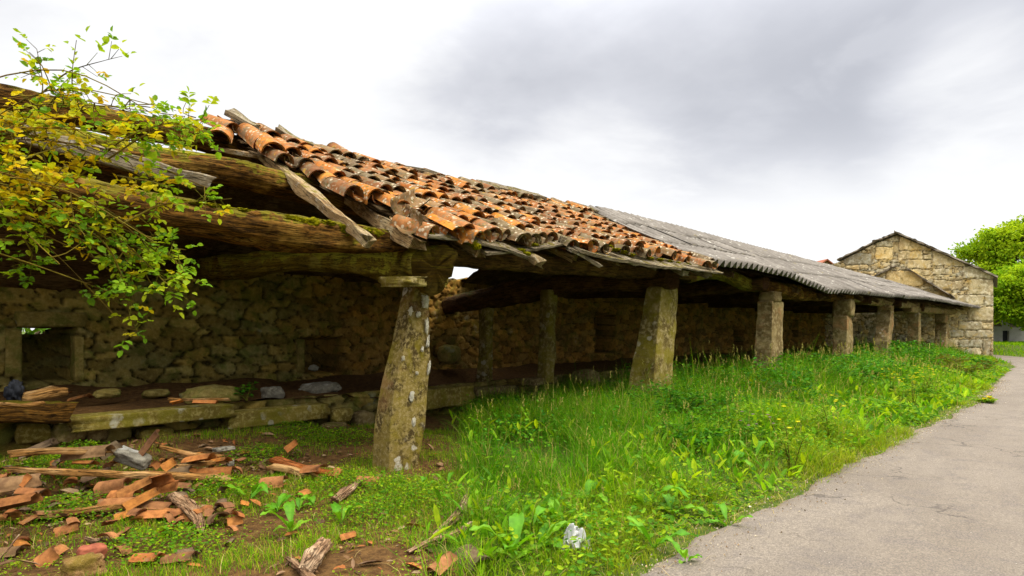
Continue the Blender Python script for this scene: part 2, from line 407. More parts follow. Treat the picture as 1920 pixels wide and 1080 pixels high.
M['bench'] = stone_mat('bench_stone', (.24, .19, .07), (.15, .115, .045), (.33, .28, .13), moss=(.16, .14, .012), moss_amt=.55, lichen=(.42, .40, .30), li_amt=.4, fine=18)
M['boulder'] = stone_mat('boulder_stone', (.20, .155, .08), (.12, .09, .05), (.26, .21, .12), moss=(.10, .095, .015), moss_amt=.5, fine=15)
M['pale_stone'] = stone_mat('pale_lichened_stone', (.20, .185, .15), (.11, .10, .08), (.28, .26, .21), lichen=(.38, .37, .32), li_amt=.8, fine=16)
M['barn'] = stone_mat('barn_granite', (.47, .36, .18), (.31, .23, .12), (.55, .45, .27), moss=(.15, .115, .045), moss_amt=.42, lichen=(.5, .46, .36), li_amt=.3, fine=5, big=.9, orange=(.42, .27, .07), bstr=.7, sk=1.0)
M['log'] = wood_mat('old_log_wood', (.17, .088, .030), (.050, .028, .012), (.26, .155, .055), moss=(.14, .12, .010), moss_amt=.60)
M['log_green'] = wood_mat('mossy_log_wood', (.17, .13, .03), (.10, .075, .022), (.20, .17, .05), moss=(.23, .21, .016), moss_amt=.85)
M['log_dark'] = wood_mat('dark_log_wood', (.115, .065, .03), (.06, .036, .02), (.15, .09, .04), moss=(.06, .06, .012), moss_amt=.35)
M['endgrain'] = wood_mat('weathered_end_wood', (.20, .12, .055), (.09, .055, .03), (.26, .17, .08), moss=(.16, .14, .015), moss_amt=.4)
M['rafter'] = wood_mat('grey_rafter_wood', (.31, .215, .115), (.17, .11, .06), (.36, .28, .17), moss=(.18, .15, .015), moss_amt=.28, lich=(.45, .40, .30))
M['plank'] = wood_mat('debris_plank_wood', (.46, .27, .12), (.24, .13, .055), (.54, .36, .19))
M['plank_old'] = wood_mat('eave_board_wood', (.27, .22, .15), (.15, .12, .08), (.34, .29, .21), moss=(.13, .10, .012), moss_amt=.36, lich=(.46, .43, .36))
M['rot'] = wood_mat('rotten_branch_wood', (.36, .24, .15), (.17, .10, .06), (.46, .34, .23))
M['boards'] = wood_mat('dark_roof_boards', (.13, .085, .045), (.07, .045, .025), (.17, .12, .07))
M['moss'] = stone_mat('cushion_moss', (.20, .19, .015), (.11, .11, .012), (.28, .24, .03), fine=40, useattr=True, bstr=1.0)
M['leaf'] = leaf_mat('leaf', .42, .6, .10); M['grass'] = leaf_mat('grass_blade', .42, .8, .03)
M['dock'] = leaf_mat('dock_leaf', .32, .5, .18); M['tree_leaf'] = leaf_mat('tree_leaf', .35, .7, .06)
M['cane'] = wood_mat('rose_cane', (.17, .15, .045), (.12, .085, .03), (.22, .20, .06), bstr=.2)
M['bark'] = wood_mat('tree_bark', (.12, .09, .06), (.06, .045, .03), (.15, .12, .08))
def tile_mat():
    m, k = mat('fired_clay_tile'); v = k.attr('lc', 'Vector'); c = k.attr('col')
    n = k.noise(v, 9, 6, .7, .3); n2 = k.noise(v, 34, 4, .7)
    col = k.mix(k.rng(n, .35, .7), c, k.mix(1.0, c, (.62, .55, .50), 'MULTIPLY'))
    gr = k.rng(k.noise(v, 8.5, 6, .75, .5), .48, .60); col = k.mix(k.math('MULTIPLY', gr, .85), col, (.165, .125, .070)); col = k.mix(k.math('MULTIPLY', k.rng(k.noise(v, 12, 5, .75), .56, .62), .8), col, (.085, .075, .018))
    sp = k.math('MULTIPLY', k.rng(k.voro(v, 17), .42, .22), k.rng(k.noise(v, 5, 4), .46, .54)); col = k.mix(k.math('MULTIPLY', sp, .8), col, (.50, .42, .28))
    yl = k.math('MULTIPLY', k.rng(k.noise(v, 6.3, 5, .7), .60, .68), .8); col = k.mix(yl, col, (.36, .21, .03))
    col = k.mix(k.math('MULTIPLY', k.rng(n2, .55, .75), .5), col, (.05, .03, .02))
    finish(k, col, .92, k.math('ADD', n, k.math('MULTIPLY', n2, .5)), .6, .012, .06); return m
M['tile'] = tile_mat()
def tile_mat2():
    m, k = mat('broken_clay'); v = k.attr('lc', 'Vector'); c = k.attr('col'); n = k.noise(v, 12, 6, .7)
    col = k.mix(k.rng(n, .35, .68), c, k.mix(1.0, c, (.55, .5, .5), 'MULTIPLY'))
    col = k.mix(k.math('MULTIPLY', k.rng(k.noise(v, 5, 5, .7), .56, .68), .6), col, (.16, .10, .05))
    finish(k, col, .85, n, .4, .01, .2); return m
M['shard'] = tile_mat2()
def corr_mat():
    m, k = mat('weathered_fibre_cement'); v = k.attr('lc', 'Vector')
    n = k.noise(k.scale(v, (2.2, .9, 1)), 2.2, 6, .7, .3); n2 = k.noise(v, 22, 5, .75); n3 = k.noise(v, 6, 5, .7)
    col = k.ramp(n, [(.3, (.115, .10, .083)), (.52, (.19, .167, .14)), (.75, (.29, .26, .22))])
    col = k.mix(k.math('MULTIPLY', k.rng(n2, .52, .66), .8), col, (.12, .105, .085))
    col = k.mix(k.math('MULTIPLY', k.rng(n3, .58, .68), .75), col, (.50, .47, .40))
    col = k.mix(k.math('MULTIPLY', k.rng(k.noise(v, 3.3, 4, .7), .62, .72), .6), col, (.25, .20, .06))
    col = k.mix(1.0, col, k.attr('col'), 'MULTIPLY')
    finish(k, col, .95, n2, .6, .02, .1); return m
M['corr'] = corr_mat()
def ground_mat():
    m, k = mat('soil_and_turf'); v = k.attr('lc', 'Vector')
    n = k.noise(v, 1.6, 6, .65, .4); n2 = k.noise(v, 14, 6, .75); n3 = k.noise(v, 60, 3, .7)
    col = k.mix(k.rng(n2, .35, .65), (.062, .030, .010), (.150, .078, .024))
    g = k.mix(k.rng(n2, .4, .62), (.045, .075, .010), (.10, .13, .018))
    f = k.math('ADD', k.math('SUBTRACT', k.attr('col', 'Fac'), .5), k.math('MULTIPLY', k.math('SUBTRACT', n, .5), 1.2))
    col = k.mix(k.rng(f, -.15, .15), col, g)
    col = k.mix(k.math('MULTIPLY', k.rng(n3, .6, .75), .5), col, (.24, .17, .09))
    finish(k, col, .95, k.math('ADD', n2, k.math('MULTIPLY', n3, .4)), .8, .04, .1); return m
M['ground'] = ground_mat()
def road_mat():
    m, k = mat('worn_asphalt'); v = k.attr('lc', 'Vector')
    n = k.noise(k.scale(v, (.35, .8, 1)), 1.1, 5, .6, .5); n2 = k.noise(v, 75, 4, .8); n3 = k.voro(v, 130); n4 = k.noise(v, 3.2, 6, .65, .6)
    col = k.mix(k.rng(n, .3, .7), (.185, .153, .118), (.238, .200, .156))
    col = k.mix(k.math('MULTIPLY', k.rng(n4, .46, .66), .6), col, (.165, .14, .118))
    col = k.mix(k.rng(n2, .40, .66), k.mix(1.0, col, (.66, .66, .68), 'MULTIPLY'), k.mix(1.0, col, (1.22, 1.2, 1.16), 'MULTIPLY'))
    n5 = k.noise(v, 28, 5, .8); col = k.mix(k.rng(n5, .36, .66), k.mix(1.0, col, (.88, .88, .88), 'MULTIPLY'), k.mix(1.0, col, (1.07, 1.07, 1.06), 'MULTIPLY'))
    col = k.mix(k.math('MULTIPLY', k.rng(n3, .20, .08), .35), col, (.40, .36, .31))
    sp = k.math('MULTIPLY', k.rng(k.voro(v, 9), .045, .03), 1.0); col = k.mix(sp, col, (.5, .44, .36))
    wv = k.node('ShaderNodeVectorMath', operation='ADD'); k.put(wv.inputs[0], v); tn = k.node('ShaderNodeTexNoise'); k.put(tn.inputs['Vector'], v); tn.inputs['Scale'].default_value = 2.5; tn.inputs['Detail'].default_value = 5; k.l.new(tn.outputs['Color'], wv.inputs[1])
    ck = k.math('MULTIPLY', k.rng(k.voro(wv.outputs[0], .55, 'DISTANCE_TO_EDGE'), .014, .004), k.rng(k.noise(v, .5, 2), .5, .58)); col = k.mix(k.math('MULTIPLY', ck, .6), col, (.06, .05, .04))
    # loose dirt and dead grass swept to the edge of the tarmac
    e = k.math('ADD', k.attr('col', 'Fac'), k.math('MULTIPLY', k.math('SUBTRACT', k.noise(v, 5, 6, .75), .5), 1.3))
    col = k.mix(k.math('MULTIPLY', k.rng(e, .75, 1.15), .75), col, (.17, .125, .075))
    finish(k, col, .93, k.math('ADD', n2, k.math('MULTIPLY', n3, .7)), .5, .012, .15); return m
M['road'] = road_mat()
def flat_mat(name, a, b, sc=6, rough=.85):
    m, k = mat(name); v = k.attr('lc', 'Vector'); n = k.noise(v, sc, 6, .7)
    finish(k, k.mix(1.0, k.mix(k.rng(n, .3, .7), a, b), k.attr('col'), 'MULTIPLY'), rough, n, .3, .02); return m
M['render'] = flat_mat('pale_render', (.46, .44, .42), (.33, .31, .29), 1.5)
M['darkdoor'] = flat_mat('dark_door_paint', (.03, .03, .04), (.05, .05, .06))
M['redtile'] = flat_mat('red_roof_tile', (.34, .11, .05), (.24, .08, .04), 3)
M['slate'] = flat_mat('old_slate', (.20, .16, .11), (.12, .10, .075), 4)
M['plastic'] = flat_mat('white_plastic', (.50, .50, .47), (.40, .40, .38), 20, .4)
M['cloth'] = flat_mat('grey_cloth', (.024, .027, .034), (.014, .015, .018), 20)
M['petal'] = leaf_mat('yellow_petal', .3); M['straw'] = leaf_mat('straw', .25)
exec_parts = True

# ------------------------------------------------------------------ ground, road
RE_L = np.array([[-60, 2.0], [3.7, 2.22], [7.3, 2.14], [18, 1.75], [28, 2.1], [36.8, 2.3], [42, 3.0], [49, 4.4], [52, 6.2], [54, 9], [55.5, 14], [57, 60]])
RE_R = np.array([[-60, -5], [38, -3], [44, .2], [49, 2.5], [54, 4.8], [57, 7.6], [60, 14], [62, 60]])
def edge_l(x): return np.interp(x, RE_L[:, 0], RE_L[:, 1]) + .04 * np.sin(np.asarray(x) * 1.7) + .02 * np.sin(np.asarray(x) * 4.3 + 1)
def edge_r(x): return np.interp(x, RE_R[:, 0], RE_R[:, 1])
def gz(x, y):
    x = np.asarray(x, float); y = np.asarray(y, float)
    p = np.stack([x.ravel(), y.ravel(), np.zeros(x.size)], 1)
    n = fbm(p * .9, 4, 3).reshape(x.shape)
    dl = y - edge_l(x); dr = edge_r(x) - y
    h = .10 * sst(dl, .05, 1.4) + .045 * n * sst(dl, .1, .9)
    h = h + .17 * sst(y, 6.4, 8.3) * (1 - sst(x, 4.3, 6.0))
    h = h + .55 * sst(dr, .2, 4) * sst(x, 36, 42) + .03 * sst(dr, .05, .6)
    h = h + .45 * sst(x, 46, 56) * sst(dl, .3, 4)
    return np.where((dl < 0) & (dr < 0), -.035, h - .002)
def lush(x, y):
    """1 where tall green growth stands, 0 on the trampled and rubble ground"""
    x = np.asarray(x, float); y = np.asarray(y, float)
    p = np.stack([x.ravel() * .8, y.ravel() * .8, np.zeros(x.size) + 4], 1)
    n = fbm(p, 3, 11).reshape(x.shape)
    return sst(x - y * .98 + .35 * n, -.25, .45)
def axis_lines(lo, hi, bands):
    out = [lo, hi]
    for a, b, st in bands: out += list(np.arange(a, b, st))
    return np.array(sorted(set(np.round(out, 4))))
def make_ground():
    xs = axis_lines(-900, 1200, [(-900, -10, 90), (-10, -2, .8), (-2, 13, .07), (13, 26, .16), (26, 62, .35), (62, 120, 5), (120, 1200, 120)])
    ys = axis_lines(-900, 1200, [(-900, -10, 90), (-10, 1.4, .8), (1.4, 9, .06), (9, 20, .4), (20, 60, 4), (60, 1200, 120)])
    X, Y = np.meshgrid(xs, ys, indexing='ij')
    v = np.stack([X, Y, gz(X, Y)], -1).reshape(-1, 3)
    g = np.clip(lush(X, Y), 0, 1) * .75 + .12; g = np.where(Y > 8.2, .1, g); g = np.where(X > 30, .9, g)
    c = np.repeat(g.reshape(-1, 1), 3, 1)
    mb = MB(); mb.add(v, grid_faces(len(xs), len(ys)), c)
    tag(build('ground', mb, M['ground'], loc=(0, 0, 0)), kind='structure')
    # road: one sheet with its ragged edge and a slight camber
    xr = np.concatenate([np.arange(-60, -2, 2.0), np.arange(-2, 14, .06), np.arange(14, 30, .15), np.arange(30, 61, .25)])
    w = np.array([0, .012, .03, .06, .1, .16, .24, .35, .5, .7, .9, 1.0])
    p = np.stack([xr * 3, xr * 0, xr * 0], 1)
    el = edge_l(xr) + .05 * fbm(p, 4, 5) + .02 * fbm(p * 6, 3, 8); er = edge_r(xr)
    Yr = el[:, None] + (er - el)[:, None] * w; Xr = np.repeat(xr[:, None], len(w), 1)
    Z = .004 + .03 * np.sin(w * np.pi)[None, :] + np.zeros_like(Yr) + .006 * fbm(np.stack([Xr.ravel() * .7, Yr.ravel() * .7, Yr.ravel() * 0], 1), 2, 9).reshape(Yr.shape)
    Z[:, 0] -= .03; Z[:, -1] -= .03
    dd = np.clip(1 - (el[:, None] - Yr) / .55, 0, 1)
    mb = MB(); mb.add(np.stack([Xr, Yr, Z], -1).reshape(-1, 3), grid_faces(len(xr), len(w)), np.repeat(dd.reshape(-1, 1), 3, 1))
    tag(build('road', mb, M['road'], loc=(0, 0, 0)), kind='structure')
make_ground()

# ------------------------------------------------------------------ rubble masonry as a real relief
def worley(u, v, cw, ch, seed=0, jit=.8):
    """anisotropic cells: returns gap distance and cell hash"""
    a = u / cw; b = v / ch; ia = np.floor(a).astype(np.int64); ib = np.floor(b).astype(np.int64)
    f1 = np.full(u.shape, 9.0); f2 = f1.copy(); cid = np.zeros(u.shape); cdx = np.zeros(u.shape); cdy = np.zeros(u.shape)
    z = np.zeros_like(ia)
    for dj in (-1, 0, 1):
        for di in (-2, -1, 0, 1, 2):
            ci = ia + di; cj = ib + dj
            sx = ci + .5 + jit * (_h(ci, cj, z, seed) - .5) + .5 * (cj % 2); sy = cj + .5 + jit * .8 * (_h(ci, cj, z + 1, seed) - .5)
            wgt = _h(ci, cj, z + 2, seed) * .5
            d = np.maximum(np.abs(a - sx), np.abs(b - sy)) * .55 + .45 * np.hypot(a - sx, b - sy) - wgt * .35
            m = d < f1; f2 = np.where(m, f1, np.minimum(f2, d)); f1 = np.where(m, d, f1)
            cid = np.where(m, _h(ci, cj, z + 3, seed), cid); cdx = np.where(m, a - sx, cdx); cdy = np.where(m, b - sy, cdy)
    return f2 - f1, cid, cdx, cdy
def warp(u, v, amp, sc, seed):
    p = np.stack([u.ravel() * sc, v.ravel() * sc, u.ravel() * 0 + seed], 1)
    return u + amp * fbm(p, 3, seed).reshape(u.shape), v + amp * fbm(p + 31, 3, seed + 1).reshape(u.shape)
def stone_tint(cid, spread=.35):
    k = (cid * 7.13) % 1; q = (cid * 13.7) % 1
    b = 1 - spread / 2 + spread * k
    return np.stack([b * (1 + .22 * (q - .45)), b * (1.0 + .02 * (q - .5)), b * (1 - .40 * (q - .45))], -1)
def relief(u, v, cw, ch, seed, depth=.06, joint=.16, spread=.4):
    uu, vv = warp(u, v, .05, 2.6, seed); uu, vv = warp(uu, vv, .018, 11, seed + 5)
    g, cid, dx, dy = worley(uu, vv, cw, ch, seed)
    h = depth * sst(g, 0.0, joint) + depth * .8 * ((cid * 5.7) % 1 - .5) + depth * .5 * (dx * ((cid * 3.3) % 1 - .5) + dy * ((cid * 9.1) % 1 - .5)) * 2
    p = np.stack([u.ravel() * 7, v.ravel() * 7, u.ravel() * 0], 1)
    h = h + .012 * fbm(p, 4, seed + 9).reshape(u.shape)
    h = np.where(g < .05, h * .0 - depth * .6 * (1 - g / .05), h)
    c = stone_tint(cid, spread) * (.13 + .87 * sst(g, .0, .10))[..., None]
    return h, c
def cut_faces(f, keep):
    return f[keep[f].all(1)]

YW = 11.3; ZW = 37.5
def barn_x(y): return (ZW - y * SN) / CS
SHED = thing('stone_shed', (4.6, 5.75, 0), 'long ruined roadside shed of stone pillars and rubble walls under a collapsing roof', 'shed')

def make_back_wall():
    xs = np.concatenate([np.arange(-3, 13, .035), np.arange(13, 24, .06), np.arange(24, barn_x(YW) + .4, .12)]); zs = np.arange(0.3, 2.85, .032)
    U, V = np.meshgrid(xs, zs, indexing='ij')
    h, c = relief(U, V, .42, .165, 21, .072, .085, .8); c = c * lerp(np.ones(3), np.array([1.12, .80, .66]), sst(U, 5.5, 8.0)[..., None])
    # niches and doorways: (x0, x1, z0, z1, depth)
    def nb(x0, y0, x1, y1): a = at(x0, y1, YW); b = at(x1, y0, YW); return a[0], b[0], a[2], b[2]
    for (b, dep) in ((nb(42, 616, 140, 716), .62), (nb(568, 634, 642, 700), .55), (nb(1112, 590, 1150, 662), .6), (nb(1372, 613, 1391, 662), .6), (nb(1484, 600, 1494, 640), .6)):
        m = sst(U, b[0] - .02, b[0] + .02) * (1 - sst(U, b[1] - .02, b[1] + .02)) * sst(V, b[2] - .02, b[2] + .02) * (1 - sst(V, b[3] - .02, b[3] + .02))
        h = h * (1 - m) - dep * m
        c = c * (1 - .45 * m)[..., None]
    z = np.where(V > 2.7, V + .05 * np.sin(U * 3) + .03 * np.sin(U * 11), V)
    v = np.stack([U, YW - h, z], -1).reshape(-1, 3)
    f = grid_faces(len(xs), len(zs))
    # the little gap in the top of the first opening, open to the green outside
    a = at(54, 622, YW); b = at(100, 611, YW)
    keep = ~((U > a[0] - .1) & (U < b[0] + .02) & (V > a[2] - .03) & (V < b[2] - .04)).ravel()
    f = cut_faces(f, keep)
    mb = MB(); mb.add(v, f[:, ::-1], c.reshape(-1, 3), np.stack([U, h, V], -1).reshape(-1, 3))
    # wall top and rear face so that the wall has its thickness
    n = len(xs); rear = np.stack([np.repeat(xs[:, None], 3, 1), np.stack([v.reshape(n, -1, 3)[:, -1, 1], np.full(n, YW + .72), np.full(n, YW + .72)], 1),
                                  np.stack([v.reshape(n, -1, 3)[:, -1, 2], np.full(n, 2.83), np.full(n, 2.3)], 1)], -1)
    mb.add(rear.reshape(-1, 3), grid_faces(n, 3)[:, ::-1], (.5, .5, .5))
    build('back_wall', mb, M['wall'], SHED, loc=(10, YW, 0))
    # jambs and lintel of the first opening, proud of the rubble
    for (pts, sz, s) in ((((27, 660), (27, 660)), 0, 1),):
        pass
    def slab(x0, y0, x1, y1, dep, s, col=1.0):
        p = at(x0, y1, YW - .09); q = at(x1, y0, YW - .09)
        m = MB(); rock(m, [(p[0] + q[0]) / 2, YW - .05 + dep * .5 - .09, (p[2] + q[2]) / 2], [q[0] - p[0], dep, q[2] - p[2]], s, .9, .05, 6, c=np.ones(3) * col)
        return m
    build('window_jamb', slab(8, 612, 42, 712, .3, 3, .95), M['wall'], SHED); build('window_jamb', slab(139, 626, 157, 718, .3, 4, 1.35), M['wall'], SHED)
    build('window_lintel', slab(22, 585, 168, 614, .3, 5, .9), M['wall'], SHED); build('window_jamb', slab(556, 634, 570, 702, .25, 6, .95), M['wall'], SHED)
    # raised earth floor behind the stone kerb
    xs = np.arange(-3, 41, .18); ys = np.arange(8.72, YW + .1, .16); X, Y = np.meshgrid(xs, ys, indexing='ij')
    Z = .52 + .05 * fbm(np.stack([X.ravel(), Y.ravel(), X.ravel() * 0], 1) * 1.5, 3, 2).reshape(X.shape) + .16 * sst(Y, 10.2, 11.2) + np.where(X < 6, .08, 0)
    mb = MB(); mb.add(np.stack([X, Y, Z], -1).reshape(-1, 3), grid_faces(len(xs), len(ys)), (.15, .15, .15))
    build('earth_floor', mb, M['ground'], SHED, loc=(10, 9, .5))
    # rubble face of the raised floor
    xs = np.arange(-3, 41, .06); zs = np.linspace(-.12, .6, 18); U, V = np.meshgrid(xs, zs, indexing='ij')
    h, c = relief(U, V, .42, .2, 33, .11, .25, .5)
    mb = MB(); mb.add(np.stack([U, 8.86 - h, V], -1).reshape(-1, 3), grid_faces(len(xs), len(zs))[:, ::-1], c.reshape(-1, 3), np.stack([U, h, V], -1).reshape(-1, 3))
    build('floor_kerb', mb, M['wall'], SHED, loc=(10, 8.8, 0))
make_back_wall()

# ------------------------------------------------------------------ pillars
YP = 5.75
def pillar(prof, wy, name_lab, m, seed, cap=None, rough=.07, z0=-.12, k=1.0):
    kw = k
    """prof: (px left, px right, py) rows of the photo, top first; wy: thickness towards the back"""
    rows = []
    for (l, r, y) in prof:
        p = at((l + r) / 2, y, YP); Zc = p[0] * CS + p[1] * SN
        wpx = (r - l) * Zc / FPX * kw
        ww = wy if np.isscalar(wy) else np.interp(y, [prof[0][2], prof[-1][2]], wy)
        ww = ww * .92; wt = max(.22, (wpx - ww * CS * .97) / SN / .97)
        rows.append((p[0], p[2], wt, ww))
    rows = rows[::-1]; rows = np.array(rows)
    zz = np.concatenate([[z0], np.linspace(rows[0, 1], rows[-1, 1], 60)])
    zz[0] = min(z0, rows[0, 1] - .1)
    xc = np.interp(zz, rows[:, 1], rows[:, 0]); wt = np.interp(zz, rows[:, 1], rows[:, 2]); wd = np.interp(zz, rows[:, 1], rows[:, 3])
    u = np.linspace(-.95, .95, 9); o1 = np.ones(9)
    cx = np.concatenate([u, o1, -u, -o1]); cy = np.concatenate([-o1, u, o1, -u]); nv = 36
    V = np.stack([xc[:, None] + cx * wt[:, None] / 2, YP + cy * wd[:, None] / 2, zz[:, None] + 0 * cx], -1)
    cen = np.stack([xc, np.full_like(xc, YP), zz], 1)[:, None]
    k = np.round(fbm(V.reshape(-1, 3) * 2.4 + seed * 9, 3, seed) * 2.5).reshape(V.shape[:2] + (1,)) / 2.5 * rough * .7 + fbm(V.reshape(-1, 3) * 1.9 + seed * 9, 3, seed).reshape(V.shape[:2] + (1,)) * rough * 1.2 + fbm(V.reshape(-1, 3) * 9 + seed, 3, seed + 3).reshape(V.shape[:2] + (1,)) * rough * .3
    V = cen + (V - cen) * (1 + k * np.array([1, 1, 0]))
    # worn top
    top = V[-1]; tc = top.mean(0)
    V = np.concatenate([V, (tc + (top - tc) * .82 + [0, 0, .035])[None], (tc + (top - tc) * .3 + [0, 0, .045])[None]])
    mb = MB(); mb.add(V.reshape(-1, 3), grid_faces(len(V), nv, True), None, V.reshape(-1, 3) + seed * 4.3)
    mb.f.append(np.array([[(len(V) - 1) * nv + j for j in range(nv)]]))
    o = build('pillar', mb, m, SHED, smooth=False)
    if name_lab: o['label'] = name_lab
    if cap is not None:
        l, r, y0, y1 = cap; p = at((l + r) / 2, (y0 + y1) / 2, YP - .02); Zc = p[0] * CS + p[1] * SN; wpx = (r - l) * Zc / FPX
        hh = (y1 - y0) * Zc / FPX; w = wpx / (SN + CS) * 1.12
        mb = MB(); rock(mb, p, [w * 1.12, w * .95, hh * 1.12], seed + 40, .8, .09, 6)
        build('capital_block', mb, m, o)
    return o
P1 = pillar([(757, 804, 540), (747, 806, 580), (736, 806, 640), (726, 808, 680), (714, 802, 725), (704, 796, 800), (700, 787, 850), (697, 780, 892)], (.24, .34),
       'leaning pillar spotted with white lichen', M['pillar'], 1, None, .026, k=.95)
for i, (px, py, w, h) in enumerate(((799, 566, .085, .13), (771, 583, .05, .09), (786, 590, .055, .06), (802, 612, .04, .16), (804, 640, .035, .12), (806, 690, .03, .14), (773, 743, .06, .10), (777, 791, .05, .09), (783, 700, .03, .04), (757, 672, .03, .05), (793, 655, .03, .05))):
    q = at(px, py, YP - .16); mb = MB(); rock(mb, q + [0, .016 if px > 797 else .010, 0], [w, .024, h], 900 + i, .2, .55, 10, (0, .1 * (i % 3), 0), 3.0); build('lichen_patch', mb, M['lichen'], P1)
pillar([(1210, 1274, 541), (1199, 1271, 600), (1190, 1267, 650), (1178, 1263, 720), (1172, 1262, 790)], (.34, .62), 'broad tapering pillar coated in yellow green lichen', M['pillar_moss'], 2, None, .05)
pillar([(1415, 1474, 567), (1414, 1474, 600), (1413, 1472, 650), (1409, 1470, 742)], .42, None, M['pillar_far'], 3, (1421, 1467, 547, 567), .06)
pillar([(1560, 1600, 594), (1558, 1604, 612), (1557, 1604, 650), (1553, 1603, 717)], .45, None, M['pillar_far'], 4, (1560, 1604, 562, 594), .06)
pillar([(1643, 1678, 582), (1641, 1677, 610), (1634, 1677, 640), (1630, 1676, 700)], .5, None, M['pillar_far'], 5, (1643, 1677, 573, 582), .07)
pillar([(1701, 1727, 588), (1700, 1728, 620), (1699, 1728, 690)], .5, None, M['pillar_far'], 6, None, .07)
pillar([(1753, 1780, 606), (1750, 1782, 630), (1743, 1781, 678)], .55, None, M['pillar_far'], 7, (1752, 1778, 589, 606), .09)
pillar([(-250, -150, 470), (-260, -150, 1100)], .4, None, M['pillar'], 8, None, .06)

# ------------------------------------------------------------------ roof timbers
ev = [at(*q) for q in ((780, 437, 5.35), (900, 446, 5.35), (1000, 454, 5.35), (1200, 474, 5.35), (1340, 498, 5.3), (1400, 504, 5.3), (1475, 520, 5.3), (1540, 546, 5.3), (1593, 551, 5.3),
                       (1656, 556.5, 5.25), (1725, 561, 5.1), (1759, 565.5, 4.95), (1793, 571.5, 4.8), (1833, 578, 4.6))]
EV = np.array(ev); EVX = np.concatenate([[-3], EV[:, 0]]); EVY = np.concatenate([[5.35], EV[:, 1]]); EVZ = np.concatenate([[EV[0, 2]], EV[:, 2]])
RY, RZ = 8.3, 4.36
def ridge_sag(x): return np.interp(x, [-3, 3.4, 5.5, 7.5, 9.5, 11.5, 12.6, 60], [.05, .06, .16, .17, .13, .08, .02, 0])
def roofp(x, s, lift=0.0):
    """point of the front roof slope: s=0 eave, s=1 ridge"""
    x = np.asarray(x, float); s = np.asarray(s, float)
    ey = np.interp(x, EVX, EVY); ez = np.interp(x, EVX, EVZ)
    k = s - .10 * np.sin(s * np.pi) * 0
    y = lerp(ey, RY, s); z = lerp(ez, RZ - ridge_sag(x), k)
    q = np.stack([x.ravel() * .55, s.ravel() * 1.6, x.ravel() * 0], 1)
    z = z + .075 * fbm(q, 2, 14).reshape(x.shape) * np.sin(np.clip(s, 0, 1) * np.pi * .85 + .25) - .05 * np.sin(s * np.pi)
    n = math.hypot(RY - 5.3, RZ - 2.8)
    return np.stack([x, y - lift * (RZ - 2.8) / n, z + lift * (RY - 5.3) / n], -1)
def logpart(name, pts, rad, m, seed, rough=.16, nv=16, sq=2.3, parent=SHED, label=None, **kw):
    kw.setdefault('crack', .17); nv = 40
    mb = MB(); tube(mb, pts, rad, nv=nv, sq=sq, rough=rough, seed=seed, **kw)
    o = build(name, mb, m, parent)
    if label: o['label'] = label
    return o
RB = [at(-320, 150, RY), at(0, 186, RY), at(200, 226, RY), at(390, 262, RY)]
e = RB[-1]; RB += [np.array([4.6, RY, e[2] - .16]), np.array([6.5, RY, e[2] - .3]), np.array([9, RY, e[2] - .25]), np.array([12.5, RY, e[2] - .1])]
logpart('ridge_beam', RB, [.15, .145, .15, .14, .13], M['log'], 3, .13)
logpart('ridge_beam', [np.array([12.6, RY, 4.05]), np.array([25, RY, 4.0]), np.array([42.5, RY, 4.02])], [.15], M['log_dark'], 4, .12, n=80)
logpart('purlin', [at(-260, 215, 7.75), at(30, 240, 7.75), at(180, 280, 7.75), at(420, 320, 7.75), at(640, 372, 7.6)], [.14, .15, .13], M['log_green'], 5, .16)
logpart('purlin', [at(160, 296, 7.0), at(235, 301, 7.0), at(390, 319, 7.0), at(480, 334, 7.0), at(600, 362, 7.0), at(760, 410, 7.0), np.array([7.5, 7.0, 3.15]), np.array([12, 7.0, 3.2])], [.09, .125, .14, .145, .13, .12, .12], M['log'], 6, .15,
        label='split brown log jutting from under the broken roof edge')
mb = MB(); box(mb, at(40, 248, 6.6), at(389, 343, 6.6), .20, .155, 9, .012, n=24, warp=.02, up=(0, -.2, 1)); build('hewn_beam', mb, M['plank_old'], SHED)
# wall plate: the long crooked log lying over the pillars
PL = [at(-330, 300, 5.8), at(0, 352, 5.8), at(220, 388, 5.8), at(360, 412, 5.8), at(500, 432, 5.8), at(640, 446, 5.8), at(790, 457, 5.8)]
logpart('wall_plate', PL, [.15, .14, .15, .145, .155, .14, .12], M['log'], 11, .2, nv=20, label='mossy brown log with a torn underside')
PL2 = [at(775, 462, 5.78), at(850, 476, 5.78), at(1000, 492, 5.78), at(1150, 503, 5.78), at(1300, 512, 5.78)]
logpart('wall_plate', PL2, [.14, .15, .14, .15, .14], M['log_dark'], 12, .13)
logpart('wall_plate', [at(1285, 520, 5.85), at(1345, 512, 5.85), at(1395, 530, 5.85), at(1440, 538, 5.85)], [.13, .12, .17, .12], M['log_green'], 13, .12)
logpart('wall_plate', [at(1430, 534, 5.8), at(1480, 546, 5.8), at(1530, 552, 5.8), at(1600, 556, 5.8)], [.15, .2, .19, .14], M['log'], 14, .12)
logpart('wall_plate', [at(1596, 556, 5.8), at(1625, 563, 5.8), at(1660, 567, 5.8), at(1690, 566, 5.8)], [.15, .18, .15, .13], M['pillar_far'], 15, .1)
logpart('wall_plate', [at(1676, 570, 5.7), at(1722, 572, 5.7)], [.16, .15], M['pillar_far'], 16, .08, sq=4)
logpart('wall_plate', [at(1700, 579, 5.7), at(1760, 582, 5.7), at(1800, 585, 5.6)], [.17, .17, .16], M['pillar_far'], 17, .1, sq=3)
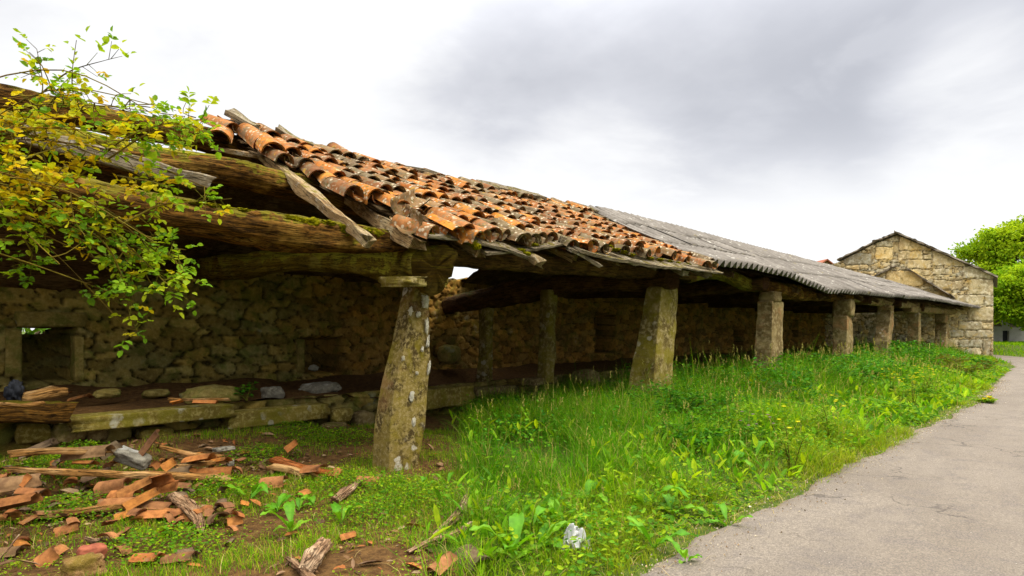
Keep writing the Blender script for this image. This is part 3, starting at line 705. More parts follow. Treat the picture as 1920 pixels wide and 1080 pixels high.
# tie beams from pillar to back wall
TB1 = [at(815, 505, 5.3), at(772, 501, 5.9), at(680, 492, 7.0), at(560, 488, 8.4), at(450, 500, 9.8), at(390, 503, 10.9), at(350, 500, 11.5)]
o = logpart('tie_beam', TB1, [.25, .235, .17, .155, .19, .2, .2], M['log_green'], 21, .12, nv=20, sq=2.6, endcol=(.30, .24, .2), label='thick beam end with cracked dark end grain on the leaning pillar')
mb = MB(); rock(mb, at(776, 529, 5.55), [.66, .5, .12], 61, .97, .09, 10, (.03, -.05, .12)); build('bearing_slab', mb, M['pillar_moss'], SHED)
TB2 = [at(1262, 521, 5.45), at(1190, 527, 6.3), at(1080, 532, 7.6), at(980, 548, 8.9), at(880, 566, 10.3), at(835, 575, 11.4)]
logpart('tie_beam', TB2, [.20, .19, .2, .27, .2, .19], M['log_dark'], 22, .1, nv=18, sq=3.0)
for x0, s in ((14.9, 23), (19.9, 24), (24.6, 25), (29.5, 26), (34.5, 27)):
    logpart('tie_beam', [np.array([x0, 5.45, 2.68]), np.array([x0 + .1, 8.2, 2.66]), np.array([x0, 11.5, 2.7])], [.17, .2, .17], M['log_dark'], s, .12, n=24)
# inner posts under the second tie beam
def post(xc0, xc1, y0, y1, Yd, w, s):
    a = at(xc1, y1, Yd); b = at(xc0, y0, Yd)
    logpart('inner_post', [a - [0, 0, .05], (a + b) / 2, b], [w, w * .95, w * 1.02], M['pillar_moss'], s, .07, nv=16, sq=3.4)
post(1030, 1022, 545, 712, 8.12, .15, 31); post(914, 909, 560, 716, 9.9, .15, 32)

# loose rafters of the broken edge and sound ones behind
def plank(name, p0, p1, w, h, m, seed, parent=SHED, **kw):
    mb = MB(); box(mb, p0, p1, w, h, seed, n=26, **kw); return build(name, mb, m, parent, smooth=False)
rn = (0, -.45, .9)
o = plank('rafter', at(492, 292, 7.6), at(694, 446, 5.32), .15, .11, M['rafter'], 41, up=rn, rough=.016, warp=.04); o['label'] = 'bare grey rafter hanging clear of the tiles'
o = plank('rafter', at(620, 338, 7.5), at(783, 462, 5.28), .21, .14, M['rafter'], 42, up=rn, rough=.016, warp=.03); o['label'] = 'thick bare rafter ending over the pillar'
plank('batten', at(402, 279, 7.9), at(640, 334, 6.95), .10, .05, M['rafter'], 43, up=rn, warp=.03); plank('batten', at(525, 308, 7.7), at(985, 452, 5.45), .06, .04, M['rafter'], 44, up=rn, warp=.02)
plank('batten', at(560, 318, 7.2), at(742, 402, 6.0), .08, .03, M['rafter'], 47, up=rn, warp=.04); plank('batten', at(425, 283, 7.8), at(560, 300, 7.4), .07, .04, M['rafter'], 48, up=rn, warp=.03); plank('batten', at(640, 326, 6.95), at(795, 425, 5.8), .07, .03, M['rafter'], 46, up=rn)
for i, x in enumerate((5.35, 6.3, 7.25, 8.3, 9.3, 10.3, 11.2)):
    jit = RNG.uniform(-.12, .12)
    p0 = roofp(np.array(x + jit), np.array(.96), -.2); p1 = roofp(np.array(x), np.array(-.07 + RNG.uniform(-.04, .03)), -.15)
    plank('rafter', p0, p1, .17, .11, M['rafter'] if i < 4 else M['plank_old'], 50 + i, up=rn, rough=.014)
for i, x in enumerate(np.arange(13, 44, 2.1)):
    plank('rafter', roofp(np.array(x), np.array(.95), -.2), roofp(np.array(x), np.array(.02), -.2), .14, .12, M['boards'], 70 + i, up=rn)
# eave boards and mossy slabs along the tile edge
plank('eave_board', at(792, 440, 5.3), at(985, 470, 5.25), .24, .035, M['plank_old'], 91, up=rn, warp=.05)
plank('eave_board', at(905, 478, 5.22), at(1062, 448, 5.3), .12, .03, M['plank_old'], 92, up=rn, warp=.05)
plank('eave_board', at(1045, 442, 5.45), at(1180, 492, 5.2), .34, .05, M['plank_old'], 93, up=rn, warp=.04)
plank('eave_board', at(1080, 466, 5.15), at(1268, 500, 5.1), .26, .05, M['plank_old'], 94, up=rn, warp=.04)
plank('eave_board', at(1170, 476, 5.35), at(1322, 503, 5.2), .3, .045, M['plank_old'], 95, up=rn, warp=.03)
plank('eave_board', at(1262, 497, 5.15), at(1344, 506, 5.1), .3, .03, M['plank_old'], 96, up=rn)
plank('eave_board', at(1065, 468, 5.2), at(1122, 494, 5.1), .16, .05, M['plank_old'], 97, up=rn)
plank('eave_board', at(935, 462, 5.25), at(985, 478, 5.12), .15, .05, M['plank_old'], 98, up=rn)
plank('eave_board', at(1050, 452, 5.28), at(1340, 505, 5.18), .05, .10, M['plank_old'], 99, up=rn, warp=.03)
# moss cushions on the timbers
def moss(pts, sizes, s, name='moss'):
    for i, (p, z) in enumerate(zip(pts, sizes)):
        mb = MB(); rock(mb, p, z, s + i, .25, .3, 10, (0, 0, i * 1.3), 4.0); build(name, mb, M['moss'], SHED)
mp = [at(545 + 22 * i + 9 * math.sin(i * 2.2), 411 + 4.2 * i + 4 * math.sin(i * 1.7), 5.74) for i in range(8)]
moss(mp, [(.20, .16, .07 + .02 * (i % 3)) for i in range(8)], 200)
moss([at(885, 456, 5.2), at(893, 462, 5.17), at(975, 470, 5.2), at(988, 476, 5.12), at(800, 441, 5.3), at(815, 444, 5.35), at(1002, 459, 5.2)], [(.13, .12, .07), (.1, .1, .07), (.13, .1, .05), (.12, .1, .05), (.2, .14, .06), (.16, .12, .05), (.1, .1, .04)], 220)
moss([at(793, 475, 5.5), at(806, 478, 5.45)], [(.2, .16, .05), (.14, .14, .05)], 240)
moss([at(1105 + 14 * i, 455 + 4.6 * i, 5.28) for i in range(6)], [(.26, .24, .06)] * 6, 250)
moss([at(1215 + 17 * i, 484 + 3 * i, 5.25) for i in range(5)], [(.22, .16, .05)] * 5, 260)
moss([at(330 + 30 * i, 378 + 4.5 * i, 5.8) for i in range(6)], [(.2, .16, .05)] * 6, 270)

# ------------------------------------------------------------------ clay tiles
CLAY = np.array([(.34, .112, .024), (.40, .145, .032), (.25, .105, .038), (.36, .15, .048), (.21, .085, .030), (.23, .135, .058), (.165, .120, .062), (.44, .165, .026), (.125, .085, .045)])
def barrel(L, r0, r1, arc=math.pi, th=.016, ns=9, nl=4, seed=0, jag=0.0):
    """half-round tile, convex up, from y=0 (wide, low end) to y=L; double skin with rims"""
    a = np.linspace(-arc / 2, arc / 2, ns + 1); rr = random.Random(seed)
    V = []
    for sk, dr in ((0, 0), (1, -th)):
        for i in range(nl + 1):
            x = i / nl; r = lerp(r0, r1, x) + dr
            q = np.stack([r * np.sin(a), np.full(ns + 1, L * x), r * np.cos(a) - r0 * .55], 1)
            if jag and i in (0, nl): q[:, 1] += np.array([rr.uniform(-jag, jag) for _ in a]) * 1.0
            V.append(q)
    V = np.array(V).reshape(-1, 3); n1 = nl + 1; m = ns + 1
    fo = grid_faces(n1, m); fi = grid_faces(n1, m)[:, ::-1] + n1 * m
    rim = []
    for j in range(ns):
        rim.append([j, j + n1 * m, j + 1 + n1 * m, j + 1]); k = nl * m
        rim.append([k + j, k + j + 1, k + j + 1 + n1 * m, k + j + n1 * m])
    for i in range(nl):
        p, q = i * m, (i + 1) * m
        rim.append([p, q, q + n1 * m, p + n1 * m]); p, q = p + ns, q + ns
        rim.append([p, p + n1 * m, q + n1 * m, q])
    return V, np.concatenate([fo[:, ::-1] * 1, fi * 1, np.array(rim)])
def clay(k=None):
    c = CLAY[RNG.integers(len(CLAY))] if k is None else CLAY[k]
    return c * RNG.uniform(.8, 1.2)
BV, BF = barrel(.50, .128, .104)
def slope_frame(x, s):
    p = roofp(np.array(x), np.array(s)); q = roofp(np.array(x), np.array(s + .04)); d = (q - p) / np.linalg.norm(q - p)
    e = np.array([1.0, 0, 0]); n = np.cross(e, d); n /= np.linalg.norm(n)
    return p, e, d, n
def put_tile(mb, x, s, V, F, yaw=0, pitch=0, roll=0, lift=0, flip=False, col=None):
    p, e, d, n = slope_frame(x, s)
    v = V.copy()
    if flip: v = v * [1, 1, -1]; F = F[:, ::-1]
    v = v @ euler(pitch, roll, yaw).T
    mb.add(p + v[:, :1] * e + v[:, 1:2] * d + v[:, 2:] * n + n * lift, F, clay() if col is None else col, v + RNG.uniform(-50, 50, 3))
def tile_edge(s): return lerp(4.5, 3.42, max(s, 0.0) ** .85) + .10 * math.sin(s * 17)
def make_tiles():
    mb = MB(); pitch = .242; ncol = int((11.75 - 3.3) / pitch); slen = 3.35
    rows = 10; st = 1.0 / rows
    for i in range(ncol):
        cx = 3.40 + i * pitch; wob = RNG.uniform(-.02, .02)
        for j in range(rows):
            s = j * st + RNG.uniform(-.022, .022) + (RNG.uniform(-.05, .04) if j == 0 else 0)
            x = cx + wob + RNG.normal(0, .026) + .035 * math.sin(j * 1.3 + i)
            if x < tile_edge(s) + RNG.uniform(-.02, .06): continue
            if x > 11.75 - .1 * math.sin(j * 2): continue
            near = x < tile_edge(s) + .5
            if RNG.random() < (.16 if near else .05): continue
            big = RNG.uniform(.95, 1.08)
            mess = 1.9 if near or s < .1 else 1.0
            put_tile(mb, x, s - .03, BV * [big, 1, big], BF, RNG.normal(0, .10 * mess), -.075 + RNG.normal(0, .04 * mess), RNG.normal(0, .16 * mess), .085 + RNG.uniform(-.02, .035))
            if RNG.random() < .96:
                put_tile(mb, x + pitch / 2, s - .02, BV * [.95, 1, .8], BF, RNG.normal(0, .05), -.06, RNG.normal(0, .08), .035, flip=True)
    build('tiled_roof', mb, M['tile'], SHED)
    # boards beneath
    mb = MB()
    for j in range(15):
        s0 = j / 15 + .01; xs = np.linspace(tile_edge(s0) + RNG.uniform(.0, .3), 12.0, 26)
        for a_, b_ in ((0, 13), (13, 25)):
            P0 = roofp(np.array(xs[a_]), np.array(s0 + .03), -.03); P1 = roofp(np.array(xs[b_]), np.array(s0 + .03), -.03)
            box(mb, P0, P1, .2, .022, 300 + j, up=rn, warp=.02, n=8)
    build('roof_boards', mb, M['boards'], SHED)
    # stone slabs and planks weighting the ridge
    for i, (x0, y0, x1, y1, w, h) in enumerate(((428, 213, 486, 236, .34, .07), (520, 240, 585, 272, .34, .07), (690, 306, 740, 322, .36, .06), (900, 346, 1015, 366, .3, .07), (890, 345, 945, 376, .28, .05), (1070, 384, 1150, 408, .26, .07), (640, 287, 690, 300, .2, .07))):
        o = plank('ridge_slab', at(x0, y0, 8.2), at(x1, y1, 8.0), w, h, M['plank_old'], 400 + i, up=rn, rough=.02, warp=.03)
    plank('pole', at(756, 313, 8.05), at(836, 330, 7.9), .06, .05, M['plank_old'], 420)
    # ridge tiles
    for x in np.arange(3.9, 11.6, .36):
        mb = MB()
        if RNG.random() < .35: continue
        v = BV @ euler(RNG.normal(0, .1), RNG.normal(0, .1), math.pi / 2 + RNG.normal(0, .18)).T
        mb.add(v + roofp(np.array(x), np.array(1.0)) + [.2, 0, .03], BF, clay(), v + RNG.uniform(-50, 50, 3)); build('ridge_tile', mb, M['tile'], SHED)
    # slipped tiles lying loose on the broken edge
    loose = [(415, 245, 7.9, -.5, .1, 'foremost loose tile at the top of the broken roof edge, white lichen spots on orange clay'), (505, 265, 7.4, -.2, .0, 'loose bright orange tile tilted over the gap below the ridge'),
             (768, 385, 5.75, -.9, .5, 'smooth tan tile hanging upside down above the thick bare rafter'), (765, 415, 5.5, -.75, -.7, 'upturned tan tile slipped onto the mossy log at the eave'),
             (850, 412, 5.35, .15, 0, 'long orange tile slid down to the eave right of the leaning pillar'), (960, 430, 5.4, .1, 0, 'brown slipped tile above the curved eave board')]
    for i, (px, py, Y, yaw, roll, lab) in enumerate(loose):
        mb = MB(); p = at(px, py, Y); dn = np.array([0, -.87, -.48])
        v = (BV - [0, .23, 0]) * [1.15, 1.1, 1.1]
        if i in (2, 3): v = v * [1, 1, -1]; F = BF[:, ::-1]
        else: F = BF
        v = v @ euler(.5, roll, yaw).T
        mb.add(p + v, F, CLAY[[1, 7, 5, 5, 3, 6][i]] * 1.05, v + i * 7)
        o = build('roof_tile', mb, M['tile']); tag(o, lab, 'roof tile', 'tiles slipped on the broken roof edge')
make_tiles()

# ------------------------------------------------------------------ corrugated roof
def make_corr():
    pt = .29; rows = [(-.035, .36), (.33, .70), (.67, 1.0)]
    mb = MB()
    for r, (s0, s1) in enumerate(rows):
        ns = 6
        sheets = np.arange(11.45 + .1 * r, 46.4, 1.17)
        for q, xa in enumerate(sheets):
            xb = xa + 1.22; xs = np.linspace(xa, xb, 42); ss = np.linspace(s0 + RNG.uniform(-.01, .006), s1, ns)
            X, S = np.meshgrid(xs, ss, indexing='ij')
            lift = .075 +  .068 * np.cos((X - 11) / pt * 2 * np.pi) + .02 * (1 - (S - s0) / (s1 - s0)) + .012 * (q % 2) + RNG.uniform(-.006, .006)
            P = roofp(X, S, lift)
            lim = barn_x(P[..., 1]) + .12
            if (P[..., 0] > lim).all(): continue
            keep = (P[..., 0] <= lim).ravel()
            tint = np.ones(3) * RNG.uniform(.90, 1.06); n = len(xs)
            f = grid_faces(n, ns); f = cut_faces(f, keep)
            if not len(f): continue
            Pb = roofp(X, S, lift - .012)
            v = np.concatenate([P.reshape(-1, 3), Pb.reshape(-1, 3)]); k = n * ns
            i = np.arange(n - 1); rim = np.stack([i * ns, i * ns + k, (i + 1) * ns + k, (i + 1) * ns], 1); rim = cut_faces(rim, np.concatenate([keep, keep]))
            fs = [f[:, ::-1] * 1, f + k] + ([rim] if len(rim) else [])
            mb.add(v, np.concatenate(fs), tint, np.concatenate([P.reshape(-1, 3)] * 2) + RNG.uniform(-3, 3, 3) * [1, 1, 0])
    build('corrugated_roof', mb, M['corr'], SHED)
    mb = MB(); xs = np.arange(12.1, 42.9, .06)
    for xa in np.arange(0, len(xs) - 2, 20):
        x = xs[xa:xa + 22]; pr = []
        for s, l in ((.935, .115), (.97, .125), (1.0, .135)):
            pr.append(roofp(x, np.full_like(x, s), l + .012 * np.cos(x / pt * 2 * np.pi) * (1 if s < .95 else .3)))
        b = roofp(x, np.full_like(x, 1.0), .135); pr.append(b * [1, 1, 1] + [0, .18, -.07]); pr.append(b + [0, .34, -.17])
        P = np.stack(pr, 1); mb.add(P.reshape(-1, 3), grid_faces(len(x), 5)[:, ::-1], np.ones(3) * RNG.uniform(.7, .95), P.reshape(-1, 3))
    build('ridge_cap', mb, M['corr'], SHED)
    # boards under the sheets
    xs = np.arange(12, 46.5, .5); ss = np.linspace(0.02, .99, 12); X, S = np.meshgrid(xs, ss, indexing='ij'); P = roofp(X, S, -.08)
    mb = MB(); keep = (P[..., 0] <= barn_x(P[..., 1]) - .02).ravel(); mb.add(P.reshape(-1, 3), cut_faces(grid_faces(len(xs), 12), keep))
    build('roof_boards', mb, M['boards'], SHED)
    # rear slope, with the hole that lets the sky through
    xs = np.concatenate([np.arange(-3, 14, .12), np.arange(14, 41.5, .4)]); ss = np.linspace(0, 1, 34); X, S = np.meshgrid(xs, ss, indexing='ij')
    Y = lerp(RY - .02, 12.3, S); Z = 4.27 - ridge_sag(X) - .55 * (1 - sst(X, 2.6, 5.0)) - .5 * (Y - RY) + .02 * np.sin(S * 80) + .03 * np.sin(X * 1.3)
    h0 = at(864, 492, 10.75)
    hole = (((X - h0[0]) / .55) ** 2 + ((Y - 10.8) / .5) ** 2 < 1 + .3 * np.sin(X * 17 + Y * 5)).ravel()
    mb = MB(); a = np.stack([X, Y, Z], -1).reshape(-1, 3); k = len(a); f = cut_faces(grid_faces(len(xs), 34), ~hole)
    mb.add(np.concatenate([a, a + [0, .02, .05]]), np.concatenate([f, f[:, ::-1] + k]), None, np.concatenate([a, a]))
    build('rear_roof', mb, M['boards'], SHED)
make_corr()

# ------------------------------------------------------------------ gabled stone barn at the end of the row
def make_barn():
    base = atd(1720, 690, ZW); base[2] = 0
    B = thing('stone_barn', base, 'tall gabled barn of pale granite blocks closing the far end of the shed', 'barn')
    pxm = ZW / FPX; AX = FWD + RGT * (905 / FPX)
    xs = np.arange(1500, 1862.5, 1.25); ys = np.arange(430, 700, 1.25)
    X, Yp = np.meshgrid(xs, ys, indexing='ij')
    def roofline(x): return np.interp(x, [1480, 1575, 1637, 1682, 1740, 1868], [520, 490, 458, 441, 465, 521])
    blocks = [(165, 285, 355, 365), (385, 240, 505, 330), (555, 160, 770, 262), (540, 268, 718, 328), (612, 333, 778, 392), (790, 260, 1010, 375), (790, 393, 930, 440), (1005, 375, 1220, 465),
              (1050, 470, 1222, 578), (950, 582, 1150, 650), (1160, 585, 1225, 660), (460, 405, 720, 515), (170, 368, 268, 398), (275, 370, 330, 398), (245, 410, 370, 432), (210, 435, 310, 465),
              (650, 398, 775, 440), (800, 478, 1000, 540), (1040, 667, 1225, 765), (970, 768, 1140, 828), (1020, 832, 1225, 883), (980, 897, 1140, 950), (1146, 890, 1200, 1045), (910, 832, 1010, 880),
              (740, 552, 920, 612), (505, 205, 552, 275), (345, 250, 380, 330), (725, 270, 775, 290), (725, 297, 778, 328), (1060, 955, 1130, 1010), (1148, 775, 1225, 826), (980, 1010, 1140, 1060), (820, 895, 970, 950), (385, 200, 500, 236), (560, 130, 640, 158)]
    U = (X - 1540) * 3.79; V = (Yp - 400) * 3.79
    uu, vv = warp(U / 60, V / 60, .11, 1.6, 3); uu = uu * 60; vv = vv * 60
    best = np.full(U.shape, -99.0); bid = np.zeros(U.shape)
    for i, (x0, y0, x1, y1) in enumerate(blocks):
        d = np.minimum(np.minimum(uu - x0, x1 - uu), np.minimum(vv - y0, y1 - vv))
        m = d > best; best = np.where(m, d, best); bid = np.where(m, i * .137 % 1, bid)
    hr, cr = relief(X * pxm, -Yp * pxm, .42, .2, 71, .05, .12, .45)
    inb = best > 0
    hb = .055 * sst(best, 0, 3) + .03 * (bid - .5) + .012 * fbm(np.stack([U.ravel() / 30, V.ravel() / 30, U.ravel() * 0], 1), 4, 8).reshape(U.shape)
    h = np.where(inb, hb, np.where(best > -2.2, -.03, hr)); c = np.where(inb[..., None], stone_tint(bid, .5) * 1.18 * (.80 + .20 * sst(best, 0, 2.5))[..., None], np.where((best > -2)[..., None], .5, cr * 1.1))
    off = ZW - h
    P = FWD * off[..., None] + RGT * ((X - 960) * pxm)[..., None] + UPV * ((HZ - Yp) * pxm)[..., None] + [0, 0, EYE]
    keep = (Yp > roofline(X) - .5).ravel()
    f = cut_faces(grid_faces(len(xs), len(ys)), keep)
    mb = MB(); mb.add(P.reshape(-1, 3), f[:, ::-1] * 1, c.reshape(-1, 3), np.stack([X * pxm, h, -Yp * pxm], -1).reshape(-1, 3))
    # side walls going back, and the rear gable
    def prism(px0, px1, py0, py1, d0, d1):
        v = []
        for d in (d0, d1):
            for (x, y) in ((px0, py1), (px1, py1), (px1, py0), (px0, py0)): v.append(FWD * ZW + AX * (d - ZW) + RGT * (x - 960) * pxm + UPV * ((HZ - y) * pxm) + [0, 0, EYE])
        return np.array(v), np.array([[0, 1, 2, 3], [5, 4, 7, 6], [1, 5, 6, 2], [4, 0, 3, 7], [3, 2, 6, 7]])
    v, ff = prism(1835, 1861.5, 524, 690, ZW + .02, ZW + 9); mb.add(v, ff, (.8, .8, .8)); v, ff = prism(1500, 1530, 519, 690, ZW + .02, ZW + 9); mb.add(v, ff, (.8, .8, .8))
    pts = [(1500, 690), (1861, 690), (1861, 520), (1740, 467), (1682, 443), (1637, 460), (1575, 492), (1500, 517)]
    v = np.array([FWD * ZW + AX * .55 + RGT * (x - 960) * pxm + UPV * ((HZ - y) * pxm) + [0, 0, EYE] for x, y in pts]); mb.add(v, np.array([list(range(8))]), (.6, .6, .6))
    build('gable_wall', mb, M['barn'], B)
    def sl(px0, py0, px1, py1, th, dep0, dep1, s, name, m=M['slate']):
        n = 14; u = np.linspace(0, 1, n); mbb = MB(); rr = np.random.default_rng(s)
        V = []
        for d in (dep0, dep1):
            for up in (0, th):
                x = lerp(px0, px1, u); y = lerp(py0, py1, u) + rr.normal(0, .5, n) * (d == dep0) - up
                dd = d + rr.normal(0, .05, n) * (d == dep0)
                V.append(FWD * ZW + AX * (dd[:, None] - ZW) + RGT * ((x - 960) * pxm)[:, None] + UPV * ((HZ - y) * pxm)[:, None] + [0, 0, EYE])
        V = np.concatenate(V); i = np.arange(n - 1)
        F = [np.stack([a + i, a + i + 1, b + i + 1, b + i], 1) for a, b in ((0, n), (n, 3 * n), (3 * n, 2 * n), (2 * n, 0))]
        F.append(np.array([[0, n, 3 * n, 2 * n], [n - 1, 3 * n - 1, 4 * n - 1, 2 * n - 1]][:1])); F.append(np.array([[n - 1, 3 * n - 1, 4 * n - 1, 2 * n - 1]]))
        mbb.add(V, np.concatenate(F)); return build(name, mbb, m, B, smooth=False)
    sl(1571, 489, 1640, 456, 2.6, ZW - .25, ZW + 9, 1, 'roof_slope'); sl(1637, 456, 1683, 438.5, 3.0, ZW - .3, ZW + 9, 2, 'roof_slope')
    sl(1678, 437, 1742, 464, 3.4, ZW - .35, ZW + 9, 3, 'roof_slope'); sl(1738, 463, 1871, 521, 3.6, ZW - .3, ZW + 9, 4, 'roof_slope')
    sl(1622, 529, 1681, 500, 2.2, ZW - .34, ZW + .1, 5, 'drip_course'); sl(1702, 505, 1791, 560, 2.6, ZW - .36, ZW + .1, 6, 'drip_course')
make_barn()

# ------------------------------------------------------------------ buildings beyond
def gable_house(name, lab, px0, px1, pyr, pye, pyb, Z, depth, mw, mr, apex=None):
    k = Z / FPX; apex = apex or (px0 + px1) / 2
    b = atd((px0 + px1) / 2, pyb, Z); H = thing(name, b, lab, 'house')
    def P(x, y, d): return FWD * d + RGT * (x - 960) * k + UPV * (HZ - y) * k + [0, 0, EYE]
    out = [(px0, pyb), (px1, pyb), (px1, pye), (apex, pyr), (px0, pye)]
    v = np.array([P(x, y, Z) for x, y in out] + [P(x, y, Z + depth) for x, y in out])
    mb = MB(); mb.add(v, np.array([[0, 1, 2, 3], [5, 4 + 5 - 5 + 4, 7, 6]][:1])); mb.f[-1] = np.array([[0, 1, 2, 4]]); mb.f.append(np.array([[2, 3, 4]])); mb.f.append(np.array([[1, 6, 7, 2], [5, 0, 4, 9], [6, 5, 9, 7]])); mb.f.append(np.array([[7, 9, 8]]))
    build('wall', mb, mw, H, smooth=False)
    for (xa, ya, xb, yb, s) in ((px0, pye, apex, pyr, 1), (apex, pyr, px1, pye, 2)):
        ox = (xb - xa) * .08; oy = (yb - ya) * .08
        if s == 1: xa -= ox; ya -= oy
        else: xb += ox; yb += oy
        th = 5
        q = np.array([P(x, y - t, d) for d in (Z - .4, Z + depth + .3) for t in (0.6, th * .6) for x, y in ((xa, ya), (xb, yb))])
        mb = MB(); mb.add(q, np.array([[0, 1, 3, 2], [2, 3, 7, 6], [4, 6, 7, 5], [0, 4, 5, 1], [0, 2, 6, 4], [1, 5, 7, 3]])); build('roof_slope', mb, mr, H, smooth=False)
    return H, P
gable_house('small_house', 'little stone house with a red roof peeking over the corrugated roof', 1519, 1574, 489, 509, 700, 62, 8, M['barn'], M['redtile'], 1548)
def outbuilding():
    Z = 53.0; k = Z / FPX
    H = thing('outbuilding', atd(1900, 652, Z), 'low pale rendered outbuilding with a dark doorway beyond the bend', 'outbuilding')
    def P(x, y, d): return FWD * d + RGT * (x - 960) * k + UPV * (HZ - y) * k + [0, 0, EYE]
    def slabm(x0, x1, y0, y1, d0, d1, name, m, par=H):
        q = np.array([P(x, y, d) for d in (d0, d1) for y in (y1, y0) for x in (x0, x1)])
        mb = MB(); mb.add(q, np.array([[0, 1, 3, 2], [2, 3, 7, 6], [5, 4, 6, 7], [1, 5, 7, 3], [4, 0, 2, 6]])); return build(name, mb, m, par, smooth=False)
    slabm(1835, 1880, 612, 662, Z, Z + .4, 'wall', M['render']); slabm(1893, 1990, 614, 662, Z + .05, Z + .45, 'wall', M['render']); slabm(1880, 1893, 598, 620, Z, Z + .4, 'door_lintel', M['render'])
    slabm(1880, 1893, 620, 662, Z + .25, Z + .3, 'door', M['darkdoor']); slabm(1830, 1995, 588, 614, Z + .1, Z + 5, 'roof', M['slate'])
outbuilding()

# ------------------------------------------------------------------ trees
def make_tree(name, lab, cat, cen, rx, rz, trunk_base, n, lsz, cols, seed, spread=1.0, holes=.35):
    rr = np.random.default_rng(seed)
    T = thing(name, trunk_base, lab, cat)
    cen = np.asarray(cen, float); tb = np.asarray(trunk_base, float)
    # limbs
    mb = MB(); fork = lerp(tb, cen, .55); tube(mb, [tb - [0, 0, .2], lerp(tb, fork, .5) + rr.normal(0, .1, 3), fork], [rx * .10, rx * .075, rx * .06], nv=10, rough=.1, seed=seed)
    tips = []
    for i in range(16):
        d = rr.normal(0, 1, 3); d[2] = abs(d[2]) * .8 - .15; d /= np.linalg.norm(d)
        tip = cen + d * [rx, rx, rz] * rr.uniform(.6, .95); mid = lerp(fork, tip, .5) + rr.normal(0, rx * .08, 3) + [0, 0, rx * .08]
        tube(mb, [lerp(tb, fork, rr.uniform(.75, 1)), mid, tip], [rx * .04, rx * .022, rx * .006], nv=6, n=8, rough=.1, seed=seed + i); tips += [mid, tip]
    build('trunk', mb, M['bark'], T)
    # crown: many leaf clumps over an uneven volume
    ncl = n // 55; d = rr.normal(0, 1, (ncl, 3)); d /= np.linalg.norm(d, axis=1)[:, None]
    r = rr.uniform(.25, 1.0, ncl) ** .5 * (1 + .28 * fbm(d * 1.9 + seed, 3, seed))
    c = cen + d * r[:, None] * [rx, rx, rz]
    gap = fbm(c / rx * 2.2 + 9, 3, seed + 4); c = c[gap > -holes]; ncl = len(c)
    ctint = rr.uniform(0, 1, ncl)
    rad = rx * .15 * rr.uniform(.6, 1.3, ncl)
    L = n // ncl; pos = np.repeat(c, L, 0) + rr.normal(0, .55, (ncl * L, 3)) * np.repeat(rad, L)[:, None] * [1, 1, .62]
    N = len(pos); dd = rr.normal(0, 1, (N, 3)) + [0, 0, -.25]; nn = rr.normal(0, .7, (N, 3)) + [0, 0, 1]
    f = np.clip(np.repeat(ctint, L) + rr.normal(0, .2, N), 0, 1)[:, None]
    col = lerp(np.array(cols[0]), np.array(cols[1]), f) * rr.uniform(.75, 1.2, (N, 1))
    mb = MB(); leaves(mb, pos, dd, nn, lsz * rr.uniform(.7, 1.4, N), lsz * .75, col); build('crown', mb, M['tree_leaf'], T, smooth=False)
    return T
make_tree('broad_tree', 'tall bright green tree with an open crown rising above the barn eave', 'tree', atd(1926, 470, 58), 4.5, 2.6, atd(1925, 655, 58), 21000, .28, ((.21, .36, .010), (.46, .56, .018)), 5, holes=.10)
make_tree('bushy_tree', 'dense low leafy tree hanging over the pale outbuilding', 'tree', atd(1930, 552, 50), 3.7, 2.3, atd(1960, 655, 51), 26000, .22, ((.17, .33, .010), (.40, .52, .016)), 8, holes=.35)
make_tree('bushy_tree', 'dense leafy tree between the barn corner and the tall tree', 'tree', atd(1885, 560, 62), 3.6, 3.6, atd(1880, 650, 62), 14000, .28, ((.16, .30, .010), (.38, .50, .016)), 9, holes=.6)
make_tree('hedge_bush', 'green bush glimpsed through the small gap of the first wall opening', 'bush', np.array([2.6, 14.2, 1.4]), 1.5, 1.3, np.array([2.6, 14.2, -.05]), 5000, .12, ((.07, .18, .015), (.15, .28, .02)), 10, holes=.9)

